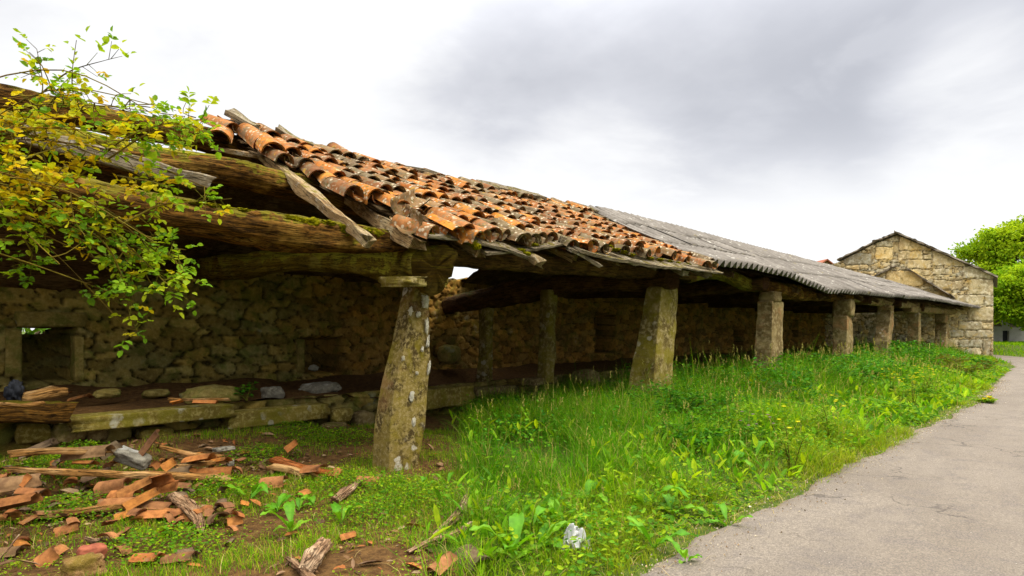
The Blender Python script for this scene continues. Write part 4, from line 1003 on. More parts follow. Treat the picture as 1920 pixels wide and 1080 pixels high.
# ------------------------------------------------------------------ climbing rose over the broken left end
GREEN = np.array([(.17, .32, .010), (.23, .38, .012), (.31, .43, .012), (.13, .26, .012), (.40, .46, .014)]); YEL = np.array([(.56, .46, .010), (.62, .47, .010), (.48, .46, .012), (.56, .36, .010)])
def make_rose():
    rr = np.random.default_rng(4)
    base = np.array([-.55, 4.7, 0.0]); R = thing('climbing_rose', base, 'overgrown rose briar with yellowing leaves arching over the broken beams', 'shrub')
    tg = [(255, 205, 4.4), (388, 222, 4.6), (330, 262, 4.5), (438, 372, 4.6), (300, 345, 4.4), (345, 520, 4.5), (320, 470, 4.4), (255, 632, 4.5), (140, 520, 4.1), (32, 470, 4.0),
          (200, 330, 4.3), (60, 300, 4.1), (10, 380, 3.9), (240, 560, 4.4), (300, 440, 4.4), (180, 420, 4.2), (290, 395, 4.4), (120, 250, 4.2), (90, 420, 4.1), (215, 480, 4.3), (170, 300, 4.3), (20, 330, 4.0), (330, 205, 4.5), (280, 235, 4.5), (240, 300, 4.4), (260, 250, 4.4), (310, 230, 4.5), (120, 330, 4.2), (220, 390, 4.3), (270, 500, 4.4), (345, 480, 4.5), (240, 520, 4.4), (300, 540, 4.5), (330, 500, 4.5), (200, 460, 4.3), (360, 235, 4.6), (340, 245, 4.5)]
    start = [(-260, 300), (-260, 380), (-240, 420), (-260, 340)]
    canes = MB(); pos = []; dr = []; nr = []; sz = []; cl = []
    def cluster_col(px, py):
        # yellow leaves sit in the middle of the shrub, fresh green on the hanging tips
        w = .82 * math.exp(-((px - 120) / 190) ** 2 - ((py - 290) / 130) ** 2) + (.12 if py < 430 else .06)
        return YEL[rr.integers(4)] if rr.random() < w else GREEN[rr.integers(5)]
    def sprig(p, d, nl, px, py, s):
        d = d / np.linalg.norm(d); side = np.cross(d, [0, 0, 1.0]); side /= np.linalg.norm(side) + 1e-6
        c = cluster_col(px, py)
        for i in range(nl):
            if i == nl - 1: q = p + d * s * 1.5; v = d
            else: q = p + d * s * (.35 + .5 * (i // 2)); v = d * .45 + side * (1 if i % 2 else -1)
            pos.append(q); dr.append(v + rr.normal(0, .25, 3) + [0, 0, -.1]); nr.append(np.array([0, 0, 1.0]) + rr.normal(0, .5, 3) + -FWD * .35); sz.append(s * rr.uniform(.75, 1.2)); cl.append(c * rr.uniform(.8, 1.2))
    def inv(p):
        q = p - [0, 0, EYE]; Z = q @ FWD; return 960 + FPX * (q @ RGT) / Z, HZ - FPX * q[2] / Z
    for i, (px, py, Z) in enumerate(tg):
        s = start[i % 4]; a = atd(s[0] + rr.uniform(-40, 40), s[1] + rr.uniform(-50, 50), 3.9 + rr.uniform(-.3, .3)); b = atd(px, py, Z + rr.uniform(-.1, .1))
        m = lerp(a, b, .5) + [0, 0, np.linalg.norm(b - a) * rr.uniform(.04, .2)] + rr.normal(0, .06, 3)
        P = smooth_path([base + rr.normal(0, .12, 3) * [1, 1, 0], lerp(base, a, .6) + [0, 0, .2], a, m, b], 60)
        tube(canes, P[::3], [.013, .008, .005, .003], nv=6, n=26, rough=0, seed=i, c=lerp(np.array([1.1, 1.1, .8]), np.array([1, .6, .5]), rr.random()))
        k0 = 24
        for q in range(k0, 60, 2):
            p = P[q]; x, y = inv(p)
            if x < -120: continue
            tng = P[min(q + 1, 59)] - P[q - 1]; tng /= np.linalg.norm(tng)
            if rr.random() < .42: continue
            for _ in range(rr.integers(1, 3)):
                v = tng * .6 + rr.normal(0, .7, 3); v /= np.linalg.norm(v); ln = rr.uniform(.05, .34) * (1 if q < 50 else .55); e = p + v * ln + [0, 0, rr.uniform(-.12, .05) * ln * 3]
                ex, ey = inv(e)
                # stay within the shrub's outline
                lim = np.interp(ey, [80, 160, 200, 260, 330, 370, 420, 560, 640], [215, 200, 385, 390, 330, 440, 350, 355, 268])
                if ex > lim + 8 or (ey > 575 and not 225 < ex < 280) or (ey < 200 and ex < 50) or ey > 645: continue
                if ey > 500 and ex < 150: continue
                if ey > 470 and ex < 120 and rr.random() < .5: continue
                tube(canes, [p, lerp(p, e, .5) + rr.normal(0, .02, 3), e], [.0045, .003, .002], nv=5, n=5, rough=0, seed=q, c=(.9, .8, .6))
                for z in range(max(1, int(ln / .07))):
                    w = (z + 1) / max(1, int(ln / .07)); sprig(lerp(p, e, w), v + rr.normal(0, .5, 3), int(rr.choice([3, 5, 5])), ex, ey, rr.uniform(.038, .060))
    extra = [([(95, 330), (62, 230), (80, 165), (68, 86)], .7), ([(78, 175), (130, 134), (208, 110)], .5), ([(90, 200), (120, 170), (165, 178)], .6), ([(150, 330), (230, 262), (310, 232), (390, 222)], 1.6), ([(200, 300), (280, 250), (350, 240), (375, 262)], 1.5), ([(230, 420), (300, 385), (370, 378), (440, 372)], .9),
             ([(200, 400), (245, 500), (240, 570), (262, 640)], .6), ([(180, 380), (270, 440), (320, 480), (352, 520)], 1.6), ([(160, 400), (250, 470), (300, 520), (330, 545)], 1.5), ([(220, 330), (280, 340), (320, 350)], 1.2), ([(100, 400), (190, 450), (230, 520), (235, 560)], 1.3), ([(30, 320), (20, 400), (60, 480), (20, 500)], 1.0)]
    for i, (ps, dens) in enumerate(extra):
        P = smooth_path([atd(x, y, 4.35 + .08 * math.sin(i + j)) for j, (x, y) in enumerate(ps)], 40)
        tube(canes, P[::2], [.007, .005, .002], nv=6, n=26, rough=0, seed=i, c=(.9, .85, .6))
        for q in range(4, 40):
            if rr.random() > dens * .75: continue
            v = rr.normal(0, .8, 3) + [0, 0, .15]; v /= np.linalg.norm(v); e = P[q] + v * rr.uniform(.03, .14); ex, ey = inv(e)
            tube(canes, [P[q], e], [.0025, .0015], nv=5, n=4, rough=0, seed=q, c=(.8, .9, .5)); sprig(e, v + rr.normal(0, .3, 3), int(rr.choice([3, 5, 5, 7])), ex, ey, rr.uniform(.036, .056))
    build('cane', canes, M['cane'], R)
    pos, dr, nr, sz, cl = map(np.array, (pos, dr, nr, sz, cl))
    mb = MB(); leaves(mb, pos, dr, nr, sz, sz * .82, cl, fold=.18, droop=.04); build('foliage', mb, M['leaf'], R, smooth=False)
    print('rose leaves', len(pos))
make_rose()

# ------------------------------------------------------------------ grass and low growth (nobody could count it)
def vis(x, y):
    Z = x * CS + y * SN; X = x * SN - y * CS; r = X / np.maximum(Z, .01)
    return (Z > 2.5) & (r > -.9) & (r < .88)
def scatter(n, x0, x1, y0, y1, rng):
    return rng.uniform(x0, x1, n), rng.uniform(y0, y1, n)
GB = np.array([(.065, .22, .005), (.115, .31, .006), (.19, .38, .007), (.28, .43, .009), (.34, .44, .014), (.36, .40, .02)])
def height_map(x, y):
    d = y - edge_l(x); p = np.stack([x.ravel() * .9, y.ravel() * .9, x.ravel() * 0], 1); n = fbm(p, 3, 21)
    h = .06 + .17 * sst(d, .05, 1.0) + .17 * sst(d, 1.0, 3.0) + .15 * n
    h = np.where(y > 6.6, h * .8, h); h = h + .20 * sst(x, 8, 13) * sst(d, 1.2, 3.2) + .15 * sst(x, 16, 30) * sst(d, .8, 2.5)
    return np.clip(h * 1.18, .04, 1.0)
def make_grass():
    rr = np.random.default_rng(12); mb = MB(); tot = 0
    for (x0, x1, n, w) in ((2.2, 7, 95000, .0055), (7, 12, 95000, .007), (12, 20, 60000, .011), (20, 32, 42000, .018), (32, 62, 30000, .03)):
        nt = n // 26; cx_, cy_ = scatter(nt, x0, x1, 1.6, 8.5 if x0 < 30 else 10, rr); ti = rr.integers(nt, size=n); ta = rr.uniform(0, 6.283, n); tr = np.abs(rr.normal(0, .085, n)) * (1 + .03 * x0); th_ = rr.uniform(.6, 1.45, nt)[ti]; tc = rr.normal(0, .9, nt)[ti]
        x = cx_[ti] + tr * np.cos(ta); y = cy_[ti] + tr * np.sin(ta)
        d = y - edge_l(x); den = lush(x, y) if x0 < 12 else np.ones(n)
        pch = fbm(np.stack([x * 1.3, y * 1.3, x * 0 + 2], 1), 3, 31)
        den = np.where(y < 6.8, den, den * .75) * np.clip(.62 + .7 * pch, .15, 1)
        den = np.where((np.hypot(x - 5.6, y - 5.0) < .75), den * .25, den)
        ok = (d > rr.uniform(-.14, .04, n)) & (rr.random(n) < den) & vis(x, y); x, y, d, pch, ta, th_, tc = x[ok], y[ok], d[ok], pch[ok], ta[ok], th_[ok], tc[ok]; n = len(x)
        H = height_map(x, y) * rr.uniform(.5, 1.2, n) * th_; tall = rr.random(n) < .025; H = np.where(tall, H * 1.5, H)
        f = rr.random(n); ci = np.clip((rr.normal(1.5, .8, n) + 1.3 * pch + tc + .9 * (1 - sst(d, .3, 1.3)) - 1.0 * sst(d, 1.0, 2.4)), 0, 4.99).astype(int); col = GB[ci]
        # yellower, drier blades next to the tarmac
        dry = np.clip(1.1 - d / .75, 0, 1)[:, None] * rr.uniform(.2, 1, (n, 1)); col = lerp(col, np.array([.34, .34, .02]), dry * .8)
        col = np.where((rr.random(n) < .16)[:, None], np.array([.17, .21, .03]), col); col = np.where((rr.random(n) < .07)[:, None], np.array([.46, .36, .11]), col) * rr.uniform(.75, 1.2, (n, 1))
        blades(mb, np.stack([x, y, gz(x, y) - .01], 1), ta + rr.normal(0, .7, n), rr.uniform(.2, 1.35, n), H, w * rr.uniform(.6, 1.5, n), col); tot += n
    n = 700; x, y = scatter(n, 3.5, 26, 2.3, 7.2, rr); ok = (rr.random(n) < lush(x, y)) & (y > edge_l(x) + .25) & vis(x, y); x, y = x[ok], y[ok]; n = len(x); H = height_map(x, y) * rr.uniform(1.2, 1.7, n); ang = rr.uniform(0, 6.283, n); ln = rr.uniform(.05, .3, n)
    blades(mb, np.stack([x, y, gz(x, y)], 1), ang, ln, H, .004 + .0006 * x, np.array([(.36, .36, .06)]) * rr.uniform(.7, 1.2, (n, 1)))
    tp = np.stack([x + np.cos(ang) * ln * H, y + np.sin(ang) * ln * H, gz(x, y) + H * (1 - .35 * ln)], 1)
    for q in range(5): leaves(mb, tp - np.stack([np.cos(ang) * ln, np.sin(ang) * ln, np.ones(n)], 1) * (.02 * q), rr.normal(0, .5, (n, 3)) + [0, 0, 1.2], rr.normal(0, 1, (n, 3)), .022 + .0012 * x, .010 + .0006 * x, np.array([(.42, .36, .10)]) * rr.uniform(.7, 1.2, (n, 1)))
    # far bank past the bend
    x, y = scatter(60000, 38, 75, -25, 14, rr); dr_ = edge_r(x) - y; dl = y - edge_l(x); ok = ((dr_ > .1) | (dl > .1)) & vis(x, y); x, y = x[ok], y[ok]; n = len(x)
    blades(mb, np.stack([x, y, gz(x, y)], 1), rr.uniform(0, 6.283, n), rr.uniform(.1, .8, n), rr.uniform(.1, .28, n), np.full(n, .04), GB[np.clip(rr.normal(2.6, 1, n), 0, 5).astype(int)])
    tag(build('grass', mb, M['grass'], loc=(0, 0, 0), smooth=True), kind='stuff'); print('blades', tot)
    # short turf and moss-like growth on the trampled left part
    mb = MB(); x, y = scatter(190000, -1.2, 6.5, 2.2, 8.4, rr); l = lush(x, y)
    pch = fbm(np.stack([x * 1.7, y * 1.7, x * 0 + 6], 1), 4, 41); fine = fbm(np.stack([x * 6, y * 6, x * 0], 1), 2, 43)
    bare = np.exp(-((x - 2.75) / .55) ** 2 - ((y - 3.3) / .40) ** 2) + .8 * np.exp(-((x - 1.75) / .4) ** 2 - ((y - 4.7) / .35) ** 2)
    den = np.clip(.32 + .75 * pch + .25 * fine - bare * 1.2 + .18 * (y < 5), 0, 1) * (1 - l); den = np.where(y > 6.3, den * .7, den)
    ok = (rr.random(len(x)) < den) & vis(x, y); x, y, pch = x[ok], y[ok], pch[ok]; n = len(x)
    col = GB[np.clip(rr.normal(2.6, 1.2, n), 0, 5).astype(int)] * rr.uniform(.7, 1.15, (n, 1)); col = np.where((rr.random(n) < .18)[:, None], np.array([.40, .33, .05]), col)
    blades(mb, np.stack([x, y, gz(x, y) - .005], 1), rr.uniform(0, 6.283, n), rr.uniform(.2, 1, n), rr.uniform(.025, .11, n), rr.uniform(.003, .006, n), col)
    tag(build('turf', mb, M['grass'], loc=(0, 0, 0)), kind='stuff'); print('turf', n)
    # small round-leaved weeds
    mb = MB()
    def low(n, x0, x1, y0, y1, hmax, sz, dens, colr):
        x, y = scatter(n, x0, x1, y0, y1, rr); ok = (rr.random(n) < dens(x, y)) & (y > edge_l(x) + .08) & vis(x, y); x, y = x[ok], y[ok]; n = len(x)
        z = gz(x, y) + rr.uniform(.1, 1, n) * (hmax(x, y) if callable(hmax) else hmax); a = rr.uniform(0, 6.283, n)
        d = np.stack([np.cos(a), np.sin(a), rr.normal(.1, .35, n)], 1); nn = np.stack([rr.normal(0, .45, n), rr.normal(0, .45, n), np.ones(n)], 1)
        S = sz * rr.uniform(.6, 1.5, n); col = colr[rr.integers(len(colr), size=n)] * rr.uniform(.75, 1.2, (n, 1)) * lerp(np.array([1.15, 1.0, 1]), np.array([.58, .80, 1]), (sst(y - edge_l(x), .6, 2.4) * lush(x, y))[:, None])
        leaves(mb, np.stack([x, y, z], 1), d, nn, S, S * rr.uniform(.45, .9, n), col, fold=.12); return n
    G2 = np.array([(.10, .27, .006), (.16, .34, .007), (.26, .41, .008), (.065, .20, .008)]); G3 = np.array([(.20, .37, .010), (.28, .40, .012), (.15, .32, .010)])
    def blob(x, y, cx, cy, r): return np.exp(-((x - cx) ** 2 + (y - cy) ** 2) / r ** 2)
    spots = [atz(*p) for p in ((110, 925), (150, 900), (140, 985), (30, 880), (100, 870), (600, 850), (560, 842), (650, 845), (490, 880), (720, 935), (760, 960), (700, 985), (650, 930), (420, 945), (310, 1060), (130, 990), (800, 960))]
    def patch(x, y):
        r = 0
        for p in spots: r = np.maximum(r, blob(x, y, p[0], p[1], .36))
        return r * 1.1
    k = 0
    def blade_leaves(n, x0, x1, lo, hi):
        x, y = scatter(n, x0, x1, 2, 8.2, rr); ok = (rr.random(n) < lush(x, y) * np.clip(.5 + fbm(np.stack([x * .9, y * .9, x * 0 + 8], 1), 3, 57), 0, 1)) & (y > edge_l(x) + .15) & vis(x, y); x, y = x[ok], y[ok]; n = len(x); a = rr.uniform(0, 6.283, n)
        d = np.stack([np.cos(a), np.sin(a), rr.uniform(.5, 2.2, n)], 1); L = rr.uniform(lo, hi, n); col = G2[rr.integers(4, size=n)] * rr.uniform(.8, 1.5, (n, 1)) * [1.25, 1.05, 1]
        leaves(mb, np.stack([x, y, gz(x, y) + height_map(x, y) * rr.uniform(.05, .6, n)], 1), d, np.stack([-np.cos(a), -np.sin(a), np.full(n, .6)], 1), L, L * rr.uniform(.25, .42, n), col, fold=.2, droop=.06); return n
    k += blade_leaves(3000, 2.5, 9, .08, .2) + blade_leaves(5000, 9, 24, .12, .26)
    k += low(170000, -.5, 6, 2.6, 8.2, lambda x, y:   .03 + .13 * patch(x, y), .022, lambda x, y: np.clip(patch(x, y) - .12, 0, 1), G2)
    k += low(60000, -.5, 6, 2.2, 6.5, .035, .016, lambda x, y: (1 - lush(x, y)) * np.clip(.25 + .5 * fbm(np.stack([x * 2, y * 2, x * 0], 1), 3, 51), 0, 1), G3)
    k += low(70000, 2.5, 13, 2, 8.3, lambda x, y: height_map(x, y) * 1.05, .042, lambda x, y: lush(x, y) * np.clip(.42 + .9 * fbm(np.stack([x * .8, y * .8, x * 0], 1), 3, 53), 0, 1), G2)
    k += low(90000, 12, 34, 2, 8, lambda x, y: height_map(x, y) * 1.1, .075, lambda x, y: np.clip(.3 + .9 * fbm(np.stack([x * .6, y * .6, x * 0], 1), 3, 55), 0, 1), G2)
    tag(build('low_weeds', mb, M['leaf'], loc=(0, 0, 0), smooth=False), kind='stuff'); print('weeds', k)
    # straw and dead stalks
    mb = MB(); n = 16000; x, y = scatter(n, 0, 16, 1.9, 6, rr)
    w = np.exp(-((x - 5.5) / .55) ** 2 - ((y - 4.9) / .5) ** 2) + .10 + .5 * np.exp(-((y - edge_l(x) - .05) / .13) ** 2); ok = (rr.random(n) < w) & vis(x, y); x, y = x[ok], y[ok]; n = len(x)
    blades(mb, np.stack([x, y, gz(x, y) + .004], 1), rr.uniform(0, 6.283, n), rr.uniform(.8, 2.2, n), rr.uniform(.04, .16, n), rr.uniform(.003, .006, n), np.array([(.50, .36, .12)]) * rr.uniform(.6, 1.2, (n, 1)))
    tag(build('straw', mb, M['straw'], loc=(0, 0, 0)), kind='stuff')
make_grass()

# ------------------------------------------------------------------ single plants
def dock_leaf(mb, base, ang, L, Wd, rise, seed, col):
    n = 9; rr = random.Random(seed); x = np.linspace(0, 1, n); prof = np.array([.06, .10, .55, .85, 1, .98, .8, .45, .04]) * Wd / 2
    arch = rise * (x * 1.25 - x ** 2 * rr.uniform(.55, 1.05)) * L; out = L * (x * .9)
    ph = rr.random() * 6
    h = np.array([math.cos(ang), math.sin(ang), 0]); s = np.array([-math.sin(ang), math.cos(ang), 0])
    V = []
    for i in range(n):
        for b in (-1, -.5, 0, .5, 1):
            wv = .012 * math.sin(ph + i * 1.9 + b * 2) * abs(b) * L * 4
            V.append(base + h * out[i] + s * prof[i] * b + np.array([0, 0, arch[i] + abs(b) * prof[i] * .35 + wv]))
    c = np.array([np.array(col) * (1.25 if b == 2 else 1.0) for i in range(n) for b in range(5)])
    mb.add(np.array(V), grid_faces(n, 5), c)
def make_grit():
    rr = np.random.default_rng(91); n = 2600; x = rr.uniform(2, 26, n); y = edge_l(x) - np.abs(rr.normal(0, .22, n)) + .06; ok = vis(x, y); x, y = x[ok], y[ok]; n = len(x)
    z = np.where(y < edge_l(x), .012, .03); S = rr.uniform(.003, .009, n) * (1 + .02 * x)
    T = np.array([[1, 0, -.5], [-.5, .87, -.5], [-.5, -.87, -.5], [0, 0, .8]]); V = np.stack([x, y, z], 1)[:, None] + (T[None] + rr.normal(0, .25, (n, 4, 3))) * S[:, None, None]
    F = np.array([[0, 1, 3], [1, 2, 3], [2, 0, 3]]); f = (np.arange(n)[:, None, None] * 4 + F[None]).reshape(-1, 3)
    c = np.array([(1.9, 1.7, 1.5), (1.3, 1.1, .9), (1.6, 1.1, .7), (2.4, 2.2, 2.0)])[rr.integers(4, size=n)]
    mb = MB(); mb.add(V.reshape(-1, 3), f, np.repeat(c, 4, 0)); tag(build('grit', mb, M['pale_stone'], loc=(0, 0, 0), smooth=False), kind='stuff')
make_grit()
def make_litter():
    """brown chips of wood, bark and clay between the fallen tiles"""
    rr = np.random.default_rng(95); n = 9000; x, y = scatter(n, -.4, 6, 2.6, 8.4, rr)
    w = np.exp(-((y - 6.9 + (x - 2.2) * .1) / 1.0) ** 2) * (1 - sst(x, 3.2, 4.6)) + .10 + .4 * np.exp(-((x - 2.75) / .7) ** 2 - ((y - 3.3) / .5) ** 2)
    ok = (rr.random(n) < w) & (lush(x, y) < .5) & vis(x, y); x, y = x[ok], y[ok]; n = len(x); a = rr.uniform(0, 6.283, n); L = rr.uniform(.02, .09, n) * (1 + (rr.random(n) < .1) * 1.2)
    mb = MB(); leaves(mb, np.stack([x, y, gz(x, y) + rr.uniform(.004, .03, n)], 1), np.stack([np.cos(a), np.sin(a), rr.normal(0, .2, n)], 1), np.stack([rr.normal(0, .35, n), rr.normal(0, .35, n), np.ones(n)], 1), L, L * rr.uniform(.2, .6, n),
        np.array([(.17, .09, .04), (.11, .06, .03), (.30, .18, .09), (.40, .14, .035), (.24, .13, .05), (.36, .25, .13)])[rr.integers(6, size=n)] * rr.uniform(.7, 1.2, (n, 1)), fold=.2)
    tag(build('litter', mb, M['shard'], loc=(0, 0, 0), smooth=False), kind='stuff')
make_litter()
def make_docks():
    proto = []
    for v in range(5):
        rr = random.Random(70 + v); mb = MB(); nl = rr.randint(4, 7)
        for i in range(nl):
            col = np.array(rr.choice([(.11, .29, .008), (.15, .33, .010), (.085, .25, .008), (.19, .36, .014)]))
            dock_leaf(mb, np.array([0, 0, 0.0]), i * 2.4 + rr.uniform(-.4, .4), rr.uniform(.16, .34), rr.uniform(.06, .10), rr.uniform(.5, 1.6), v * 20 + i, col)
        proto.append(mb)
    spots = [(468, 945, 0, 1.0, 'broad-leaved dock at the end of the long broken plank'), (520, 965, 1, .9, 'dock with spread leaves just right of the plank end'), (590, 950, 2, .7, 'small dock beside the pale chunk of wood'), (545, 1005, 3, .8, 'dock above the dark stump in the foreground'),
             (640, 985, 4, .9, 'upright dock between the stump and the bare soil'), (560, 960, 2, .6, 'little dock tucked between two larger docks'), (795, 915, 1, .55, 'small dock directly below the leaning pillar base'), (838, 918, 3, .5, 'small round-leaved dock right of the leaning pillar base'),
             (1050, 985, 0, 1.25, 'large dock towering over the white plastic bag'), (1010, 1020, 2, 1.1, 'dock leaning left of the white plastic bag'), (1100, 940, 1, 1.15, 'dock with a pale upright leaf behind the white plastic bag'), (1190, 850, 4, 1.05, 'dock with two long leaves in the middle of the verge'), (1225, 850, 3, 1.0, 'dock with long leaves bending right in the middle of the verge'),
             (1150, 890, 2, 1.2, 'drooping dock in dark grass left of centre verge'), (1215, 945, 0, 1.25, 'tall bright dock near the middle of the grassy verge'), (1260, 950, 1, 1.0, 'dock with ragged leaves beside the tall bright dock'), (1225, 1010, 4, 1.1, 'dock close to the road edge near the photo bottom'), (1285, 1030, 3, .6, 'low dock on the yellow grass at the road edge'),
             (1340, 830, 2, 1.1, 'dock in the weeds in front of the broad mossy pillar'), (1378, 875, 1, 1.1, 'broad dock halfway between mossy pillar and road'), (1365, 965, 0, .9, 'dock lying out toward the tarmac'), (965, 1035, 3, 1.1, 'dark dock at the edge of the bare soil'), (1728, 735, 4, 1.7, 'big pale dock among the yellow flowers'), (985, 985, 1, .9, 'dock in the grass right of the rotten branches'), (1330, 795, 4, .9, 'pale dock leaf showing behind the brambles'), (1415, 860, 3, .9, 'dock in tall grass near the purple flowers')]
    first = {}
    for i, (px, py, v, s, lab) in enumerate(spots):
        p = atz(px, py, .08); p[2] = gz(p[0], p[1]) + .01
        if v not in first: o = build('dock_plant', proto[v], M['dock'], loc=(0, 0, 0)); first[v] = o
        else: o = first[v].copy(); COL.objects.link(o)
        o.location = Vector(p); o.rotation_euler = (0, 0, i * 1.37); o.scale = (s * 1.05, s * 1.05, s * .95)
        tag(o, lab, 'dock plant', 'dock plants in the verge')
make_docks()
def bush(name, lab, cat, p, rx, h, n, lsz, cols, seed, group=None, flowers=0, fcol=(.75, .66, .01)):
    rr = np.random.default_rng(seed); p = np.asarray(p, float); T = thing(name, p, lab, cat, group)
    mb = MB(); pos = []; d = []; ns = max(5, n // 60)
    for i in range(ns):
        a = rr.uniform(0, 6.283); r = rx * rr.uniform(.1, 1) ** .6; hh = h * rr.uniform(.55, 1.1) * (1 - .35 * (r / rx) ** 2); e = p + [math.cos(a) * r, math.sin(a) * r, hh]
        P = smooth_path([p + rr.normal(0, .05 * rx, 3) * [1, 1, 0], lerp(p, e, .55) + [0, 0, hh * .18], e], 12)
        tube(mb, P, [.005 + .004 * h, .003], nv=5, n=8, rough=0, seed=i, c=(.8, 1.1, .6))
        for q in range(n // ns):
            k = rr.uniform(.25, 1) * 11; b = P[int(k)]; aa = rr.uniform(0, 6.283); v = np.array([math.cos(aa), math.sin(aa), rr.uniform(-.2, .5)])
            pos.append(b + v * rr.uniform(0, .08) * (rx + .3)); d.append(v)
    build('stem', mb, M['cane'], T); pos = np.array(pos); d = np.array(d); N = len(pos); cols = np.array(cols)
    mb = MB(); S = lsz * rr.uniform(.6, 1.3, N); leaves(mb, pos, d, np.array([0, 0, 1.0]) + rr.normal(0, .45, (N, 3)), S, S * .62, cols[rr.integers(len(cols), size=N)] * rr.uniform(.75, 1.2, (N, 1)), fold=.15, droop=.05)
    build('foliage', mb, M['leaf'], T, smooth=False)
    if flowers:
        for i in range(flowers):
            a = rr.uniform(0, 6.283); r = rx * rr.uniform(0, .9); q = p + [math.cos(a) * r, math.sin(a) * r, h * rr.uniform(.75, 1.15)]
            mb = MB(); k = 6; ang = np.arange(k) / k * 6.283; fs = lsz * .62
            leaves(mb, np.repeat(q[None], k, 0), np.stack([np.cos(ang), np.sin(ang), np.full(k, .35)], 1), np.repeat([[0, 0, 1.0]], k, 0), fs, fs * .9, np.array([fcol]))
            build('flower', mb, M['petal'], T, smooth=False)
    return T
DK = [(.050, .18, .008), (.075, .23, .008), (.04, .14, .010), (.11, .28, .010)]
def gp(px, py, z=.1): p = atz(px, py, z); p[2] = gz(p[0], p[1]); return p
bush('bramble', 'dark bushy bramble against the foot of the broad mossy pillar', 'bramble', gp(1262, 812), .85, .72, 1300, .06, DK, 1); bush('bramble', 'bramble mound just right of the broad mossy pillar', 'bramble', gp(1335, 790), .9, .65, 1200, .06, DK, 2)
bush('nettle_clump', 'broad-leaved nettles in front of the stone kerb inside the shed', 'nettles', at(968, 790, 7.6) * [1, 1, 0], .6, .42, 420, .085, DK, 3)
bush('bramble', 'bramble between the third and fourth pillars', 'bramble', gp(1500, 735, .15), 1.2, .95, 1400, .08, DK, 4); bush('bramble', 'leafy bramble at the foot of the fifth pillar', 'bramble', gp(1682, 695, .15), 1.0, 1.15, 1000, .12, DK, 5)
bush('bramble', 'bramble in front of the dark bay before the fifth pillar', 'bramble', gp(1622, 698, .15), .8, .8, 700, .11, DK, 6); bush('bramble', 'low bramble beneath the fourth pillar', 'bramble', gp(1568, 722, .15), 1.1, .75, 900, .08, DK, 7)
bush('bramble', 'reddish low bush in the verge before the barn corner', 'bush', gp(1788, 705), 1.6, .75, 1100, .09, [(.14, .14, .015), (.18, .15, .02), (.10, .14, .015)], 8); bush('nettle_clump', 'nettles along the foot of the last pillar', 'nettles', gp(1770, 688), 1.1, .55, 700, .09, DK, 9)
bush('bramble', 'scrubby brown green weeds in the middle verge below the third pillar', 'weeds', gp(1430, 775), 1.0, .62, 1200, .05, [(.08, .14, .015), (.11, .16, .02), (.07, .18, .012)], 10)
bush('bramble', 'dark weeds right of the seated boulder inside the shed', 'weeds', np.array([11.6, 7.6, .05]), .6, .35, 400, .06, DK, 11)
for i, (px, py, rx, h, n, lab) in enumerate(((1395, 752, .8, .6, 900, 'bramble between the broad mossy pillar and the third pillar'), (1185, 800, .6, .5, 700, 'bramble spilling left from the foot of the broad mossy pillar'), (1090, 812, .55, .42, 600, 'low bramble below the big rounded boulder'), (1470, 752, .9, .7, 900, 'bramble covering the foot of the third pillar'),
    (1610, 735, 1.0, .7, 800, 'bramble in the verge below the fourth pillar'), (1720, 700, 1.1, .95, 800, 'bramble covering the foot of the sixth pillar'), (1650, 725, 1.0, .7, 700, 'bramble in the middle verge below the fifth pillar'), (1835, 690, 1.1, .5, 700, 'low bush at the barn corner beside the road bend'), (1300, 850, .55, .40, 600, 'weedy bush in the verge below the broad mossy pillar'), (985, 830, .5, .36, 500, 'weedy bush in the shade of the second bay'))):
    bush('bramble', lab, 'bramble', gp(px, py, .12), rx, h, n, .055 + .0009 * max(0, px - 1250) * .12, DK, 60 + i)
FY = [(.13, .28, .012), (.20, .33, .015), (.28, .34, .02)]
fl = [(1690, 765, 'yellow flowered weed leftmost of the flowering group by the road'), (1712, 770, 'short yellow flowered weed at the front of the flowering group'), (1730, 752, 'tallest yellow flowered weed halfway along the verge'), (1748, 748, 'yellow flowered weed behind the tallest one'), (1668, 752, 'yellow flowered weed set back behind the leftmost one'), (1560, 835, 'pair of yellow flowers in bright grass near the road edge'), (1485, 880, 'pale yellow flowering weed where the grass bulges into the road')]
for i, (px, py, lab) in enumerate(fl): bush('flowering_weed', lab, 'wildflower', gp(px, py, .05), .22, .66, 150, .05, FY, 30 + i, 'yellow flowered weeds in the verge', flowers=9 if i < 5 else 4)
bush('dandelion', 'isolated dandelion clump growing on the tarmac edge', 'dandelion', gp(1853, 755, .01), .26, .15, 220, .085, FY, 45, flowers=6, fcol=(.78, .60, .01))
bush('flowering_weed', 'purple flowered weed in the tall grass', 'wildflower', gp(1425, 845, .08), .3, .4, 160, .04, DK, 46, flowers=8, fcol=(.35, .2, .3))

